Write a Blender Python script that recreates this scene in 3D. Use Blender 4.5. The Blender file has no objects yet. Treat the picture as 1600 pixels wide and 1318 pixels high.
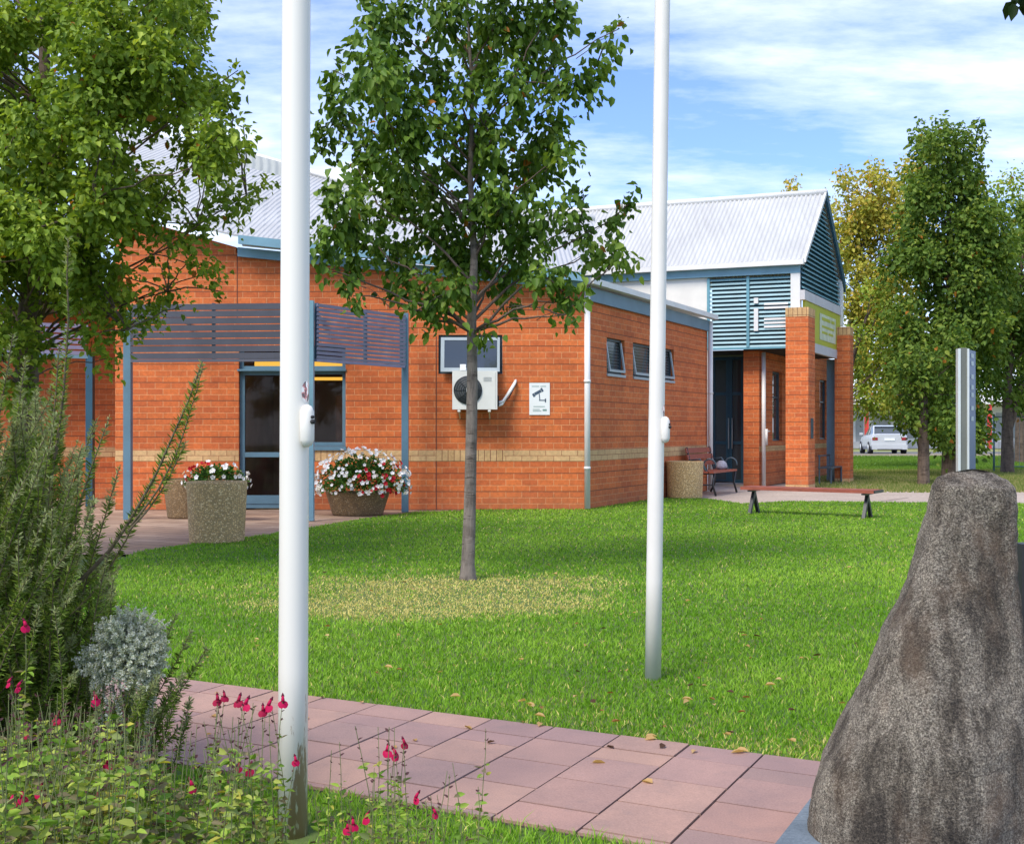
import bpy, math, random
import numpy as np
from mathutils import Vector, noise
random.seed(7); RNG = np.random.default_rng(11)
C = bpy.context.scene.collection
H = 1.22; F = 1800.0; HY = 672.0
def P(px, py, Y): return Vector(((px-800)/F*Y, Y, H+(HY-py)/F*Y))
def G(px, py):
    Y = F*H/(py-HY); return Vector(((px-800)/F*Y, Y, 0))
D1 = Vector((.4539, .8910, 0)); D2 = Vector((-.8910, .4539, 0)); U2 = Vector((-.93, .367, 0)).normalized()
UP = Vector((0, 0, 1))
# ------------------------------------------------------------------ materials
def newmat(name):
    m = bpy.data.materials.new(name); m.use_nodes = True
    nt = m.node_tree; return m, nt, nt.nodes['Principled BSDF']
def N(nt, t, **k):
    n = nt.nodes.new(t)
    for a, b in k.items():
        if a.startswith('i_'): n.inputs[a[2:].replace('_', ' ')].default_value = b
        else: setattr(n, a, b)
    return n
def ramp(nt, fac, stops):
    r = N(nt, 'ShaderNodeValToRGB'); e = r.color_ramp.elements
    while len(e) < len(stops): e.new(.5)
    for i, (p, c) in enumerate(stops):
        e[i].position = p; e[i].color = (*c, 1) if len(c) == 3 else c
    nt.links.new(fac, r.inputs[0]); return r.outputs[0]
def mixc(nt, fac, a, b, mode='MIX'):
    m = N(nt, 'ShaderNodeMix', data_type='RGBA', blend_type=mode)
    if isinstance(fac, (int, float)): m.inputs[0].default_value = fac
    else: nt.links.new(fac, m.inputs[0])
    for s, v in ((6, a), (7, b)):
        if isinstance(v, tuple): m.inputs[s].default_value = (*v, 1)
        else: nt.links.new(v, m.inputs[s])
    return m.outputs[2]
def math_(nt, op, a, b=None, c=None):
    m = N(nt, 'ShaderNodeMath', operation=op)
    for i, v in enumerate((a, b, c)):
        if v is None: continue
        if isinstance(v, (int, float)): m.inputs[i].default_value = v
        else: nt.links.new(v, m.inputs[i])
    return m.outputs[0]
def noi(nt, vec, scale, detail=4, rough=.55, stretch=None):
    if stretch:
        mp = N(nt, 'ShaderNodeMapping'); mp.inputs['Scale'].default_value = stretch
        nt.links.new(vec, mp.inputs[0]); vec = mp.outputs[0]
    n = N(nt, 'ShaderNodeTexNoise'); n.inputs['Scale'].default_value = scale
    n.inputs['Detail'].default_value = detail; n.inputs['Roughness'].default_value = rough
    nt.links.new(vec, n.inputs['Vector']); return n.outputs[0]
def bump(nt, b, h, strength=.3, dist=.01):
    n = N(nt, 'ShaderNodeBump'); n.inputs['Strength'].default_value = strength; n.inputs['Distance'].default_value = dist
    nt.links.new(h, n.inputs['Height']); nt.links.new(n.outputs[0], b.inputs['Normal'])
def geo(nt): return N(nt, 'ShaderNodeNewGeometry').outputs['Position']
def paint(name, col, rough=.5, var=.12, metal=0, scale=3, bmp=0):
    m, nt, b = newmat(name); pos = geo(nt)
    n1 = noi(nt, pos, scale, 5)
    dark = tuple(c*(1-var) for c in col); light = tuple(min(1, c*(1+var)) for c in col)
    nt.links.new(ramp(nt, n1, [(.35, dark), (.65, light)]), b.inputs['Base Color'])
    b.inputs['Roughness'].default_value = rough; b.inputs['Metallic'].default_value = metal
    if bmp: bump(nt, b, noi(nt, pos, 60, 3), bmp, .004)
    return m
M = {}
def brick(name, c1, c2, mortar, soldier=False, joints=True):
    m, nt, b = newmat(name); uv = N(nt, 'ShaderNodeUVMap').outputs[0]
    bt = N(nt, 'ShaderNodeTexBrick'); bt.offset = 0 if soldier else .5
    nt.links.new(uv, bt.inputs['Vector'])
    for k, v in (('Scale', 1), ('Mortar Size', .0055), ('Mortar Smooth', .3), ('Bias', 0),
                 ('Brick Width', .093 if soldier else .245), ('Row Height', .2 if soldier else .093)):
        bt.inputs[k].default_value = v
    bt.inputs['Color1'].default_value = (*c1, 1); bt.inputs['Color2'].default_value = (*c2, 1)
    bt.inputs['Mortar'].default_value = (*mortar, 1)
    pos = geo(nt)
    n1 = noi(nt, pos, 1.3, 5); n2 = noi(nt, pos, 22, 5, .65)
    col = mixc(nt, .55, bt.outputs[0], ramp(nt, n1, [(.3, (.62, .58, .56)), (.7, (1.15, 1.1, 1.05))]), 'MULTIPLY')
    col = mixc(nt, .5, col, ramp(nt, n2, [(.3, (.6, .55, .5)), (.65, (1.2, 1.15, 1.1))]), 'MULTIPLY')
    fac = bt.outputs['Fac']
    if joints:
        s = N(nt, 'ShaderNodeSeparateXYZ'); nt.links.new(uv, s.inputs[0])
        wob = math_(nt, 'MULTIPLY', math_(nt, 'SUBTRACT', noi(nt, pos, 2, 2), .5), .004)
        v = math_(nt, 'MODULO', math_(nt, 'ADD', math_(nt, 'ADD', s.outputs[1], wob), .006), .279)
        j = math_(nt, 'LESS_THAN', v, .012)
        col = mixc(nt, math_(nt, 'MULTIPLY', j, .85), col, (.10, .035, .02))
        h = math_(nt, 'SUBTRACT', math_(nt, 'SUBTRACT', 1.0, math_(nt, 'MULTIPLY', fac, .5)), math_(nt, 'MULTIPLY', j, 2.5))
        # grime near the ground
        z = s.outputs[1]
        g = math_(nt, 'MULTIPLY', math_(nt, 'SUBTRACT', 1.0, math_(nt, 'MINIMUM', math_(nt, 'DIVIDE', z, .35), 1)), noi(nt, pos, 5, 4))
        col = mixc(nt, math_(nt, 'MULTIPLY', g, .6), col, (.16, .10, .06))
    else: h = math_(nt, 'SUBTRACT', 1.0, fac)
    nt.links.new(col, b.inputs['Base Color']); b.inputs['Roughness'].default_value = .9
    bump(nt, b, math_(nt, 'ADD', h, math_(nt, 'MULTIPLY', n2, .4)), .55, .008)
    return m
M['brick'] = brick('brick_red', (.66, .175, .045), (.52, .125, .036), (.66, .31, .14))
M['band'] = brick('brick_cream', (.66, .45, .22), (.56, .36, .17), (.36, .17, .08), joints=False)
M['soldier'] = brick('brick_cream_soldier', (.64, .43, .21), (.54, .35, .16), (.20, .08, .04), True, False)
def roofmat(name, col, bumps=True, pitch=.076):
    m, nt, b = newmat(name); uv = N(nt, 'ShaderNodeUVMap').outputs[0]
    s = N(nt, 'ShaderNodeSeparateXYZ'); nt.links.new(uv, s.inputs[0])
    w = math_(nt, 'SINE', math_(nt, 'MULTIPLY', s.outputs[0], 2*math.pi/pitch))
    pos = geo(nt); n1 = noi(nt, pos, .8, 5); n2 = noi(nt, uv, 2, 5, .6, (6, .4, 1))
    c = ramp(nt, n1, [(.3, tuple(x*.86 for x in col)), (.7, col)])
    c = mixc(nt, .35, c, ramp(nt, n2, [(.35, (.72, .70, .66)), (.6, (1, 1, 1))]), 'MULTIPLY')
    nt.links.new(c, b.inputs['Base Color']); b.inputs['Roughness'].default_value = .45
    if bumps: bump(nt, b, w, .6, .015)
    return m
M['roof'] = roofmat('roof_sheet_white', (.47, .475, .47)); M['roof_plain'] = roofmat('roof_sheet_ribbed', (.53, .535, .53), False)
M['skylight'] = roofmat('skylight_sheet', (.38, .40, .36), True, .16)
M['white'] = paint('paint_white', (.70, .69, .66), .45, .05)
M['pole'] = paint('pole_white', (.76, .73, .665), .4, .05)
M['cream'] = paint('paint_offwhite', (.74, .72, .66), .7, .05)
M['bluegrey'] = paint('paint_bluegrey', (.10, .19, .25), .45, .1)
M['bluelight'] = paint('paint_fascia_blue', (.17, .32, .40), .45, .08)
M['navy'] = paint('paint_dark_teal', (.018, .075, .12), .4, .1)
M['teal'] = paint('paint_teal', (.12, .29, .35), .45, .1)
M['slat'] = paint('slat_mauve', (.095, .10, .13), .5, .1); M['slat2'] = paint('slat_lavender', (.27, .26, .38), .5, .1)
M['frame'] = paint('frame_silver', (.36, .42, .44), .4, .06); M['framedark'] = paint('frame_dark', (.05, .08, .10), .4, .1)
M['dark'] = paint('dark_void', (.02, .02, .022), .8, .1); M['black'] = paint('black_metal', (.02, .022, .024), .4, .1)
M['bag'] = paint('grey_cloth', (.33, .32, .36), .9, .2, scale=20)
M['wood'] = None
def woodmat(name, col):
    m, nt, b = newmat(name); pos = geo(nt)
    n = noi(nt, pos, 8, 6, .6, (1, 1, 9))
    nt.links.new(ramp(nt, n, [(.3, tuple(c*.55 for c in col)), (.7, tuple(c*1.15 for c in col))]), b.inputs['Base Color'])
    b.inputs['Roughness'].default_value = .5; return m
M['wood'] = woodmat('seat_timber', (.33, .085, .05))
M['ac'] = paint('ac_enamel', (.68, .68, .63), .4, .05)
M['yellow'] = paint('yellow_strip', (.62, .36, .04), .5, .05); _b = M['yellow'].node_tree.nodes['Principled BSDF']; _b.inputs['Emission Color'].default_value = (1, .55, .08, 1); _b.inputs['Emission Strength'].default_value = .9  # emission added to the yellow to brighten the dark interior
M['signgreen'] = paint('sign_green', (.42, .44, .03), .5, .06); M['signgrey'] = paint('sign_pale', (.56, .60, .42), .5, .12, scale=6)
M['beam'] = paint('beam_grey', (.50, .49, .49), .6, .05)
M['steel'] = paint('brushed_steel', (.17, .175, .15), .45, .1, .2, 2); M['steeledge'] = paint('steel_edge', (.66, .68, .66), .3, .05, .3)
M['signblue'] = paint('sign_blue', (.035, .08, .20), .4, .1)
M['red'] = paint('paint_red', (.55, .04, .03), .5, .1)
M['ink'] = paint('sign_ink', (.05, .08, .12), .6, .1); M['inkgreen'] = paint('sign_ink_green', (.18, .30, .26), .6, .1)
M['signwhite'] = paint('sign_white', (.78, .80, .78), .45, .03)
M['brownroom'] = paint('room_brown', (.42, .27, .19), .8, .25, scale=1); M['tanfloor'] = paint('room_floor', (.16, .12, .06), .6, .2)
M['carpaint'] = paint('car_silver', (.60, .61, .62), .25, .02, .3); M['rubber'] = paint('rubber', (.015, .015, .016), .8, .1)
M['taillight'] = paint('tail_light', (.30, .015, .02), .2, .1)
M['doorgrey'] = paint('roller_grey', (.33, .34, .35), .5, .08)
def glassmat(name, tint=(.03, .035, .04), tr=.0, rough=.03):
    m, nt, b = newmat(name); b.inputs['Base Color'].default_value = (*tint, 1); b.inputs['Roughness'].default_value = rough
    b.inputs['Specular IOR Level'].default_value = .7
    if tr:
        t = N(nt, 'ShaderNodeBsdfTransparent'); mx = N(nt, 'ShaderNodeMixShader'); mx.inputs[0].default_value = tr
        out = nt.nodes['Material Output']
        nt.links.new(b.outputs[0], mx.inputs[1]); nt.links.new(t.outputs[0], mx.inputs[2]); nt.links.new(mx.outputs[0], out.inputs[0])
    return m
M['glass'] = glassmat('window_glass', tint=(.01, .01, .01), tr=.8); M['glassdark'] = glassmat('window_glass_dark', (.05, .062, .07))
def blindmat():
    m, nt, b = newmat('blind_behind_glass'); pos = geo(nt); s = N(nt, 'ShaderNodeSeparateXYZ'); nt.links.new(pos, s.inputs[0])
    v = math_(nt, 'GREATER_THAN', math_(nt, 'MODULO', s.outputs[2], .05), .025)
    nt.links.new(mixc(nt, v, (.045, .055, .06), (.10, .115, .12)), b.inputs['Base Color']); b.inputs['Roughness'].default_value = .12
    return m
M['blind'] = blindmat()
def leafmat(name, trans=.3, rough=.45, attr='Col'):
    m, nt, b = newmat(name)
    a = N(nt, 'ShaderNodeAttribute', attribute_name=attr)
    nt.links.new(a.outputs['Color'], b.inputs['Base Color']); b.inputs['Roughness'].default_value = rough; b.inputs['Specular IOR Level'].default_value = .22
    t = N(nt, 'ShaderNodeBsdfTranslucent')
    nt.links.new(mixc(nt, 1.0, a.outputs['Color'], (1.3, 1.25, .6), 'MULTIPLY'), t.inputs[0])
    mx = N(nt, 'ShaderNodeMixShader'); mx.inputs[0].default_value = trans
    nt.links.new(b.outputs[0], mx.inputs[1]); nt.links.new(t.outputs[0], mx.inputs[2])
    nt.links.new(mx.outputs[0], nt.nodes['Material Output'].inputs[0]); return m
M['leaf'] = leafmat('leaf_glossy', .34, .5); M['leafsoft'] = leafmat('leaf_soft', .35, .6); M['grass'] = leafmat('grass_blade', .35, .55)
M['petal'] = leafmat('petal', .25, .6)
def bark(name, col):
    m, nt, b = newmat(name); pos = geo(nt)
    n = noi(nt, pos, 14, 8, .7, (1, 1, .22)); n2 = noi(nt, pos, 5, 4, .6, (1, 1, 3))
    c = ramp(nt, n, [(.3, tuple(x*.35 for x in col)), (.5, col), (.75, tuple(x*1.5 for x in col))])
    c = mixc(nt, .5, c, ramp(nt, n2, [(.38, (.35, .31, .28)), (.5, (1, 1, 1))]), 'MULTIPLY')
    c = mixc(nt, .8, c, ramp(nt, noi(nt, pos, 11, 3, .6, (.6, .6, 3.2)), [(.62, (1, 1, 1)), (.68, (.3, .26, .23))]), 'MULTIPLY')
    nt.links.new(c, b.inputs['Base Color']); b.inputs['Roughness'].default_value = .95; bump(nt, b, n, 1, .03); return m
M['bark'] = bark('bark_grey', (.21, .175, .145)); M['barkdark'] = bark('bark_brown', (.14, .10, .075))
def rockmat():
    m, nt, b = newmat('granite_boulder'); tc = N(nt, 'ShaderNodeTexCoord').outputs['Object']
    fine = noi(nt, tc, 170, 5, .9); mid = noi(nt, tc, 45, 5, .75); big = noi(nt, tc, 5, 4, .6)
    st = noi(nt, tc, 7, 7, .68, (1.5, 1.5, .28)); rust = noi(nt, tc, 4.5, 5, .6, (1.2, 1.2, .6))
    c = ramp(nt, fine, [(.41, (.05, .042, .034)), (.48, (.19, .162, .13)), (.535, (.31, .275, .225)), (.62, (.62, .57, .48))])
    c = mixc(nt, .75, c, ramp(nt, mid, [(.34, (.62, .60, .57)), (.5, (.95, .93, .9)), (.64, (1.2, 1.18, 1.12))]), 'MULTIPLY')
    c = mixc(nt, .9, c, ramp(nt, st, [(.40, (.22, .19, .165)), (.475, (.58, .54, .49)), (.53, (1.0, .98, .94)), (.62, (1.25, 1.23, 1.18))]), 'MULTIPLY')
    c = mixc(nt, ramp(nt, rust, [(.52, (0, 0, 0)), (.68, (.55, .55, .55))]), c, (.20, .125, .075))
    c = mixc(nt, .4, c, ramp(nt, big, [(.3, (.6, .6, .6)), (.7, (1.2, 1.2, 1.2))]), 'MULTIPLY')
    vor = N(nt, 'ShaderNodeTexVoronoi'); vor.inputs['Scale'].default_value = 26; nt.links.new(tc, vor.inputs['Vector'])
    pit = ramp(nt, vor.outputs['Distance'], [(.10, (1, 1, 1)), (.17, (0, 0, 0))])
    c = mixc(nt, math_(nt, 'MULTIPLY', pit, math_(nt, 'MULTIPLY', ramp(nt, noi(nt, tc, 3, 2), [(.5, (0, 0, 0)), (.62, (1, 1, 1))]), .45)), c, (.42, .36, .28))
    nt.links.new(c, b.inputs['Base Color']); b.inputs['Roughness'].default_value = .92
    h = math_(nt, 'ADD', math_(nt, 'MULTIPLY', mid, 1.2), math_(nt, 'ADD', math_(nt, 'MULTIPLY', fine, .7), math_(nt, 'MULTIPLY', st, 1.4)))
    bump(nt, b, h, .9, .02); return m
M['rock'] = rockmat()
def aggmat(name, tone):
    m, nt, b = newmat(name); pos = geo(nt)
    v = N(nt, 'ShaderNodeTexVoronoi'); v.inputs['Scale'].default_value = 62; nt.links.new(pos, v.inputs['Vector'])
    s = N(nt, 'ShaderNodeSeparateColor'); nt.links.new(v.outputs['Color'], s.inputs[0])
    c = ramp(nt, s.outputs[0], [(0, (.18, .12, .06)), (.35, (.42, .30, .15)), (.7, (.52, .40, .22)), (.95, (.75, .68, .52))])
    c = mixc(nt, .35, mixc(nt, ramp(nt, v.outputs['Distance'], [(.35, (0, 0, 0)), (.6, (1, 1, 1))]), c, (.20, .16, .10)), (.36, .28, .17))
    c = mixc(nt, 1, c, mixc(nt, noi(nt, pos, 3, 4), tuple(t*.75 for t in tone), tuple(t*1.2 for t in tone)), 'MULTIPLY')
    nt.links.new(c, b.inputs['Base Color']); b.inputs['Roughness'].default_value = .85
    bump(nt, b, v.outputs['Distance'], .6, -.006); return m
M['agg'] = aggmat('exposed_aggregate', (1.5, 1.32, 1.02)); M['aggdark'] = aggmat('exposed_aggregate_dark', (.62, .52, .42))
def groundmat(name, stops, scale, b2=.3, fine=40):
    m, nt, b = newmat(name); pos = geo(nt)
    n = noi(nt, pos, scale, 6, .6); f = noi(nt, pos, fine, 5, .7)
    c = ramp(nt, n, stops); c = mixc(nt, .6, c, ramp(nt, f, [(.3, (.5, .5, .5)), (.7, (1.35, 1.35, 1.3))]), 'MULTIPLY')
    nt.links.new(c, b.inputs['Base Color']); b.inputs['Roughness'].default_value = .95; bump(nt, b, f, b2, .02); return m
M['ground'] = groundmat('ground_turf', [(.35, (.07, .12, .018)), (.6, (.11, .16, .03))], .3)
M['soil'] = groundmat('lawn_soil', [(.35, (.06, .12, .015)), (.65, (.10, .13, .03))], 1.5)
M['verge'] = groundmat('verge_green', [(.3, (.10, .19, .02)), (.7, (.13, .22, .03))], .5, .3, 14)
M['dry'] = groundmat('dry_lawn', [(.35, (.15, .20, .05)), (.62, (.27, .26, .10))], .35, .3, 12)
M['terrace'] = groundmat('terrace_paving', [(.3, (.20, .145, .11)), (.7, (.33, .25, .20))], .9, .2, 30)
def pavedmat(name, c1, c2, mo):
    m, nt, b = newmat(name); pos = geo(nt); bt = N(nt, 'ShaderNodeTexBrick')
    mp = N(nt, 'ShaderNodeMapping'); mp.inputs['Rotation'].default_value = (0, 0, .45); nt.links.new(pos, mp.inputs[0]); nt.links.new(mp.outputs[0], bt.inputs['Vector'])
    for k, v in (('Scale', 1), ('Mortar Size', .008), ('Brick Width', .46), ('Row Height', .23), ('Mortar Smooth', .2)): bt.inputs[k].default_value = v
    bt.inputs['Color1'].default_value = (*c1, 1); bt.inputs['Color2'].default_value = (*c2, 1); bt.inputs['Mortar'].default_value = (*mo, 1)
    c = mixc(nt, .6, bt.outputs[0], ramp(nt, noi(nt, pos, 2.2, 6, .65), [(.3, (.6, .58, .55)), (.7, (1.2, 1.15, 1.1))]), 'MULTIPLY')
    nt.links.new(c, b.inputs['Base Color']); b.inputs['Roughness'].default_value = .9; bump(nt, b, math_(nt, 'SUBTRACT', 1.0, bt.outputs['Fac']), .4, .006); return m
M['terrace'] = pavedmat('terrace_slabs', (.40, .28, .20), (.28, .18, .12), (.12, .085, .06))
M['concrete'] = groundmat('path_concrete', [(.3, (.36, .29, .24)), (.7, (.46, .38, .32))], .8, .2, 20)
M['asphalt'] = groundmat('asphalt', [(.3, (.10, .10, .10)), (.7, (.14, .14, .14))], .8, .2, 60)
M['bluestone'] = groundmat('blue_plinth', [(.3, (.10, .13, .16)), (.7, (.17, .21, .25))], 5, .3, 90)
def pavermat():
    m, nt, b = newmat('red_paver'); pos = geo(nt); a = N(nt, 'ShaderNodeAttribute', attribute_name='Col')
    n = noi(nt, pos, 3.5, 6, .6); f = noi(nt, pos, 160, 3, .7); n3 = noi(nt, pos, 1.1, 3)
    c = mixc(nt, .6, a.outputs['Color'], ramp(nt, n, [(.3, (.72, .74, .78)), (.7, (1.15, 1.1, 1.05))]), 'MULTIPLY')
    c = mixc(nt, .5, c, ramp(nt, f, [(.3, (.6, .6, .6)), (.7, (1.25, 1.25, 1.25))]), 'MULTIPLY')
    c = mixc(nt, ramp(nt, noi(nt, pos, 9, 6, .7), [(.55, (0, 0, 0)), (.75, (.45, .45, .45))]), c, (.19, .14, .13))
    nt.links.new(c, b.inputs['Base Color']); b.inputs['Roughness'].default_value = .8; bump(nt, b, f, .25, .003); return m
M['paver'] = pavermat()
# ------------------------------------------------------------------ object helpers
LOC = {}
class MB:
    def __init__(s): s.v = []; s.f = []; s.uv = []; s.col = []; s.m = []; s.c = None; s.mi = 0; s.smooth = []
    def face(s, pts, uv=None, smooth=False):
        i = len(s.v); s.v += [tuple(p) for p in pts]; s.f.append(tuple(range(i, i+len(pts))))
        s.uv += uv or [(0, 0)]*len(pts); s.m.append(s.mi); s.smooth.append(smooth)
        if s.c is not None: s.col += [s.c]*len(pts)
    def grid(s, pts, idx, smooth=True):
        i = len(s.v); s.v += [tuple(p) for p in pts]
        for f in idx:
            s.f.append(tuple(i+k for k in f)); s.uv += [(pts[k][0], pts[k][2]) for k in f]; s.m.append(s.mi); s.smooth.append(smooth)
        if s.c is not None: s.col += [s.c]*len(pts)
    def obox(s, o, a, b, c, bev=0):      # corner o, edge vectors a,b,c
        o = Vector(o); a = Vector(a); b = Vector(b); c = Vector(c)
        if a.cross(b).dot(c) < 0: a, b = b, a
        p = [o, o+a, o+a+b, o+b, o+c, o+a+c, o+a+b+c, o+b+c]
        for q in ((0, 3, 2, 1), (4, 5, 6, 7), (0, 1, 5, 4), (1, 2, 6, 5), (2, 3, 7, 6), (3, 0, 4, 7)):
            pts = [p[k] for k in q]
            n = (pts[1]-pts[0]).cross(pts[2]-pts[1]).normalized()
            if abs(n.z) > .9: uv = [(x.x, x.y) for x in pts]
            else:
                t = UP.cross(n).normalized(); uv = [(x.dot(t), x.z) for x in pts]
            s.face(pts, uv)
    def cbox(s, c, sx, sy, sz, dx=Vector((1, 0, 0))):   # centred in x,y ; base z = c.z
        dx = Vector(dx).normalized(); dy = UP.cross(dx); c = Vector(c)
        s.obox(c-dx*sx/2-dy*sy/2, dx*sx, dy*sy, UP*sz)
    def bar(s, p, q, w, h=None):         # square bar between points
        p = Vector(p); q = Vector(q); d = (q-p); h = h or w
        n = d.cross(UP) if abs(d.normalized().z) < .95 else d.cross(Vector((1, 0, 0)))
        n.normalize(); m = n.cross(d).normalized()
        s.obox(p-n*w/2-m*h/2, d, n*w, m*h)
    def tube(s, pts, rad, n=10, cap=True):
        pts = [Vector(p) for p in pts]
        if not isinstance(rad, (list, tuple)): rad = [rad]*len(pts)
        V = []; Fc = []
        ref = Vector((.13, .97, .2))
        for k, p in enumerate(pts):
            d = (pts[min(k+1, len(pts)-1)]-pts[max(k-1, 0)]).normalized()
            a = d.cross(ref)
            if a.length < .1: a = d.cross(Vector((1, 0, 0)))
            a.normalize(); b = d.cross(a)
            for j in range(n):
                t = 2*math.pi*j/n; V.append(p+(a*math.cos(t)+b*math.sin(t))*rad[k])
        for k in range(len(pts)-1):
            for j in range(n):
                Fc.append((k*n+j, k*n+(j+1) % n, (k+1)*n+(j+1) % n, (k+1)*n+j))
        if cap: Fc.append(tuple(range(n-1, -1, -1))); Fc.append(tuple((len(pts)-1)*n+j for j in range(n)))
        s.grid(V, Fc)
    def lathe(s, c, prof, n=32, sx=1, sy=1):
        c = Vector(c); V = []; Fc = []
        for r, z in prof:
            for j in range(n):
                t = 2*math.pi*j/n; V.append(c+Vector((r*sx*math.cos(t), r*sy*math.sin(t), z)))
        for k in range(len(prof)-1):
            for j in range(n): Fc.append((k*n+j, k*n+(j+1) % n, (k+1)*n+(j+1) % n, (k+1)*n+j))
        Fc.append(tuple(range(n-1, -1, -1))); Fc.append(tuple((len(prof)-1)*n+j for j in range(n)))
        s.grid(V, Fc)
    def build(s, name, mats, parent=None, label=None, bevel=0):
        off = LOC.get(parent.name, Vector((0, 0, 0))) if parent else Vector((0, 0, 0))
        me = bpy.data.meshes.new(name)
        me.from_pydata([(x-off.x, y-off.y, z-off.z) for x, y, z in s.v], [], s.f)
        u = me.uv_layers.new(name='UVMap')
        u.data.foreach_set('uv', np.array(s.uv, dtype=np.float32).ravel())
        for mm in (mats if isinstance(mats, (list, tuple)) else [mats]): me.materials.append(mm)
        me.polygons.foreach_set('material_index', s.m); me.polygons.foreach_set('use_smooth', s.smooth)
        if s.c is not None:
            a = me.color_attributes.new('Col', 'FLOAT_COLOR', 'POINT')
            a.data.foreach_set('color', np.array([(*c, 1) for c in s.col], dtype=np.float32).ravel())
        o = bpy.data.objects.new(name, me); C.objects.link(o)
        if parent: o.parent = parent; LOC[o.name] = off
        if label: o['label'] = label
        if bevel:
            bv = o.modifiers.new('bevel', 'BEVEL'); bv.width = bevel; bv.segments = 2; bv.limit_method = 'ANGLE'
        return o
def tag(o, label=None, cat=None, group=None, kind=None):
    if label: o['label'] = label
    if cat: o['category'] = cat
    if group: o['group'] = group
    if kind: o['kind'] = kind
    return o
def thing(name, loc, label, cat, group=None):
    o = bpy.data.objects.new(name, None); C.objects.link(o); o.location = loc; o.empty_display_size = .2
    LOC[o.name] = Vector(loc); return tag(o, label, cat, group)
def sheet(name, pts, z, mat):
    m = MB(); m.face([(p[0], p[1], z) for p in pts], [(p[0], p[1]) for p in pts])
    if (Vector((pts[1][0]-pts[0][0], pts[1][1]-pts[0][1], 0)).cross(Vector((pts[2][0]-pts[1][0], pts[2][1]-pts[1][1], 0)))).z < 0:
        m.f[0] = tuple(reversed(m.f[0]))
    return tag(m.build(name, mat), kind='structure')
def npmesh(name, V, Fq, col, mat, parent=None, smooth=True):
    """V (n,3) world, Fq list of (m,k) int arrays, col (n,3)"""
    off = LOC.get(parent.name, Vector((0, 0, 0))) if parent else Vector((0, 0, 0))
    V = V-np.array(off)
    me = bpy.data.meshes.new(name); me.vertices.add(len(V)); me.vertices.foreach_set('co', V.astype(np.float32).ravel())
    loops = np.concatenate([f.ravel() for f in Fq]); tot = np.concatenate([np.full(len(f), f.shape[1]) for f in Fq])
    st = np.concatenate([[0], np.cumsum(tot)[:-1]])
    me.loops.add(len(loops)); me.loops.foreach_set('vertex_index', loops.astype(np.int32))
    me.polygons.add(len(tot)); me.polygons.foreach_set('loop_start', st.astype(np.int32))
    me.polygons.foreach_set('use_smooth', np.full(len(tot), smooth))
    me.update(calc_edges=True)
    a = me.color_attributes.new('Col', 'FLOAT_COLOR', 'POINT')
    a.data.foreach_set('color', np.concatenate([col, np.ones((len(col), 1))], 1).astype(np.float32).ravel())
    me.materials.append(mat); o = bpy.data.objects.new(name, me); C.objects.link(o)
    if parent: o.parent = parent; LOC[o.name] = off
    return o
def unit(a): return a/np.maximum(np.linalg.norm(a, axis=1, keepdims=True), 1e-9)
def leaves(pos, axis, nrm, L, W, fold=.25, curl=.15):
    """ovate leaves: 6 verts, 2 quads"""
    n = len(pos); ax = unit(axis); sd = unit(np.cross(ax, nrm)); up = np.cross(sd, ax)
    L = L[:, None]; W = W[:, None]
    b = pos; tip = pos+ax*L-up*L*curl
    l1 = pos+ax*L*.28+sd*W*.45+up*W*fold; l2 = pos+ax*L*.66+sd*W*.38+up*(W*fold-L*curl*.4)
    r1 = pos+ax*L*.28-sd*W*.45+up*W*fold; r2 = pos+ax*L*.66-sd*W*.38+up*(W*fold-L*curl*.4)
    V = np.stack([b, l1, l2, tip, r2, r1], 1).reshape(-1, 3)
    k = np.arange(n)[:, None]*6
    return V, [np.concatenate([k+np.array([0, 3, 2, 1]), k+np.array([0, 5, 4, 3])])]
def inpoly(x, y, poly):
    ins = np.zeros(len(x), bool); j = len(poly)-1
    for i in range(len(poly)):
        xi, yi = poly[i]; xj, yj = poly[j]
        c = ((yi > y) != (yj > y)) & (x < (xj-xi)*(y-yi)/((yj-yi) or 1e-9)+xi); ins ^= c; j = i
    return ins
def crown(name, clumps, leafL, per_m2, palette, parent, mat, droop=.6, sub=.11, subn=11, seed=0):
    """clumps: list of (Vector centre, rx, ry(depth), rz). leaves gather on small drooping twigs inside each clump"""
    r = np.random.default_rng(seed); PV = []; AX = []; CO = []
    for c, rx, ry, rz in clumps:
        nl = max(8, int(math.pi*rx*rz*per_m2)); ns = max(2, nl//subn)
        d = unit(r.normal(size=(ns, 3))); rad = r.random(ns)**.42
        sc = np.array(c)+d*rad[:, None]*np.array([rx, ry, rz])
        tone = r.normal(0, .16, ns)+.05
        out = unit(d*np.array([1, 1, .5]))
        for k in range(ns):
            q = sc[k]+r.normal(size=(subn, 3))*sub*np.array([.55, .55, .8])
            PV.append(q)
            a = out[k]*.55+r.normal(size=(subn, 3))*.45+np.array([0, 0, -droop]); AX.append(a)
            CO.append(np.clip(tone[k]+r.normal(0, .13, subn), -1, 1))
    pos = np.concatenate(PV); ax = np.concatenate(AX); t = np.concatenate(CO)
    n = len(pos); L = leafL*r.uniform(.45, 1.25, n); W = L*r.uniform(.6, .8, n)
    nr = unit(r.normal(size=(n, 3))*.6+np.array([-.1, -.35, .8]))
    V, Fq = leaves(pos, ax, nr, L, W)
    pal = np.array(palette); x = np.clip((t+.5), 0, .999)*(len(pal)-1); i = x.astype(int); f = (x-i)[:, None]
    col = pal[i]*(1-f)+pal[np.minimum(i+1, len(pal)-1)]*f
    odd = r.random(n) < .006; col[odd] = [.35, .14, .02]
    col = np.repeat(col, 6, 0)
    return npmesh(name, V, Fq, col, mat, parent)
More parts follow.
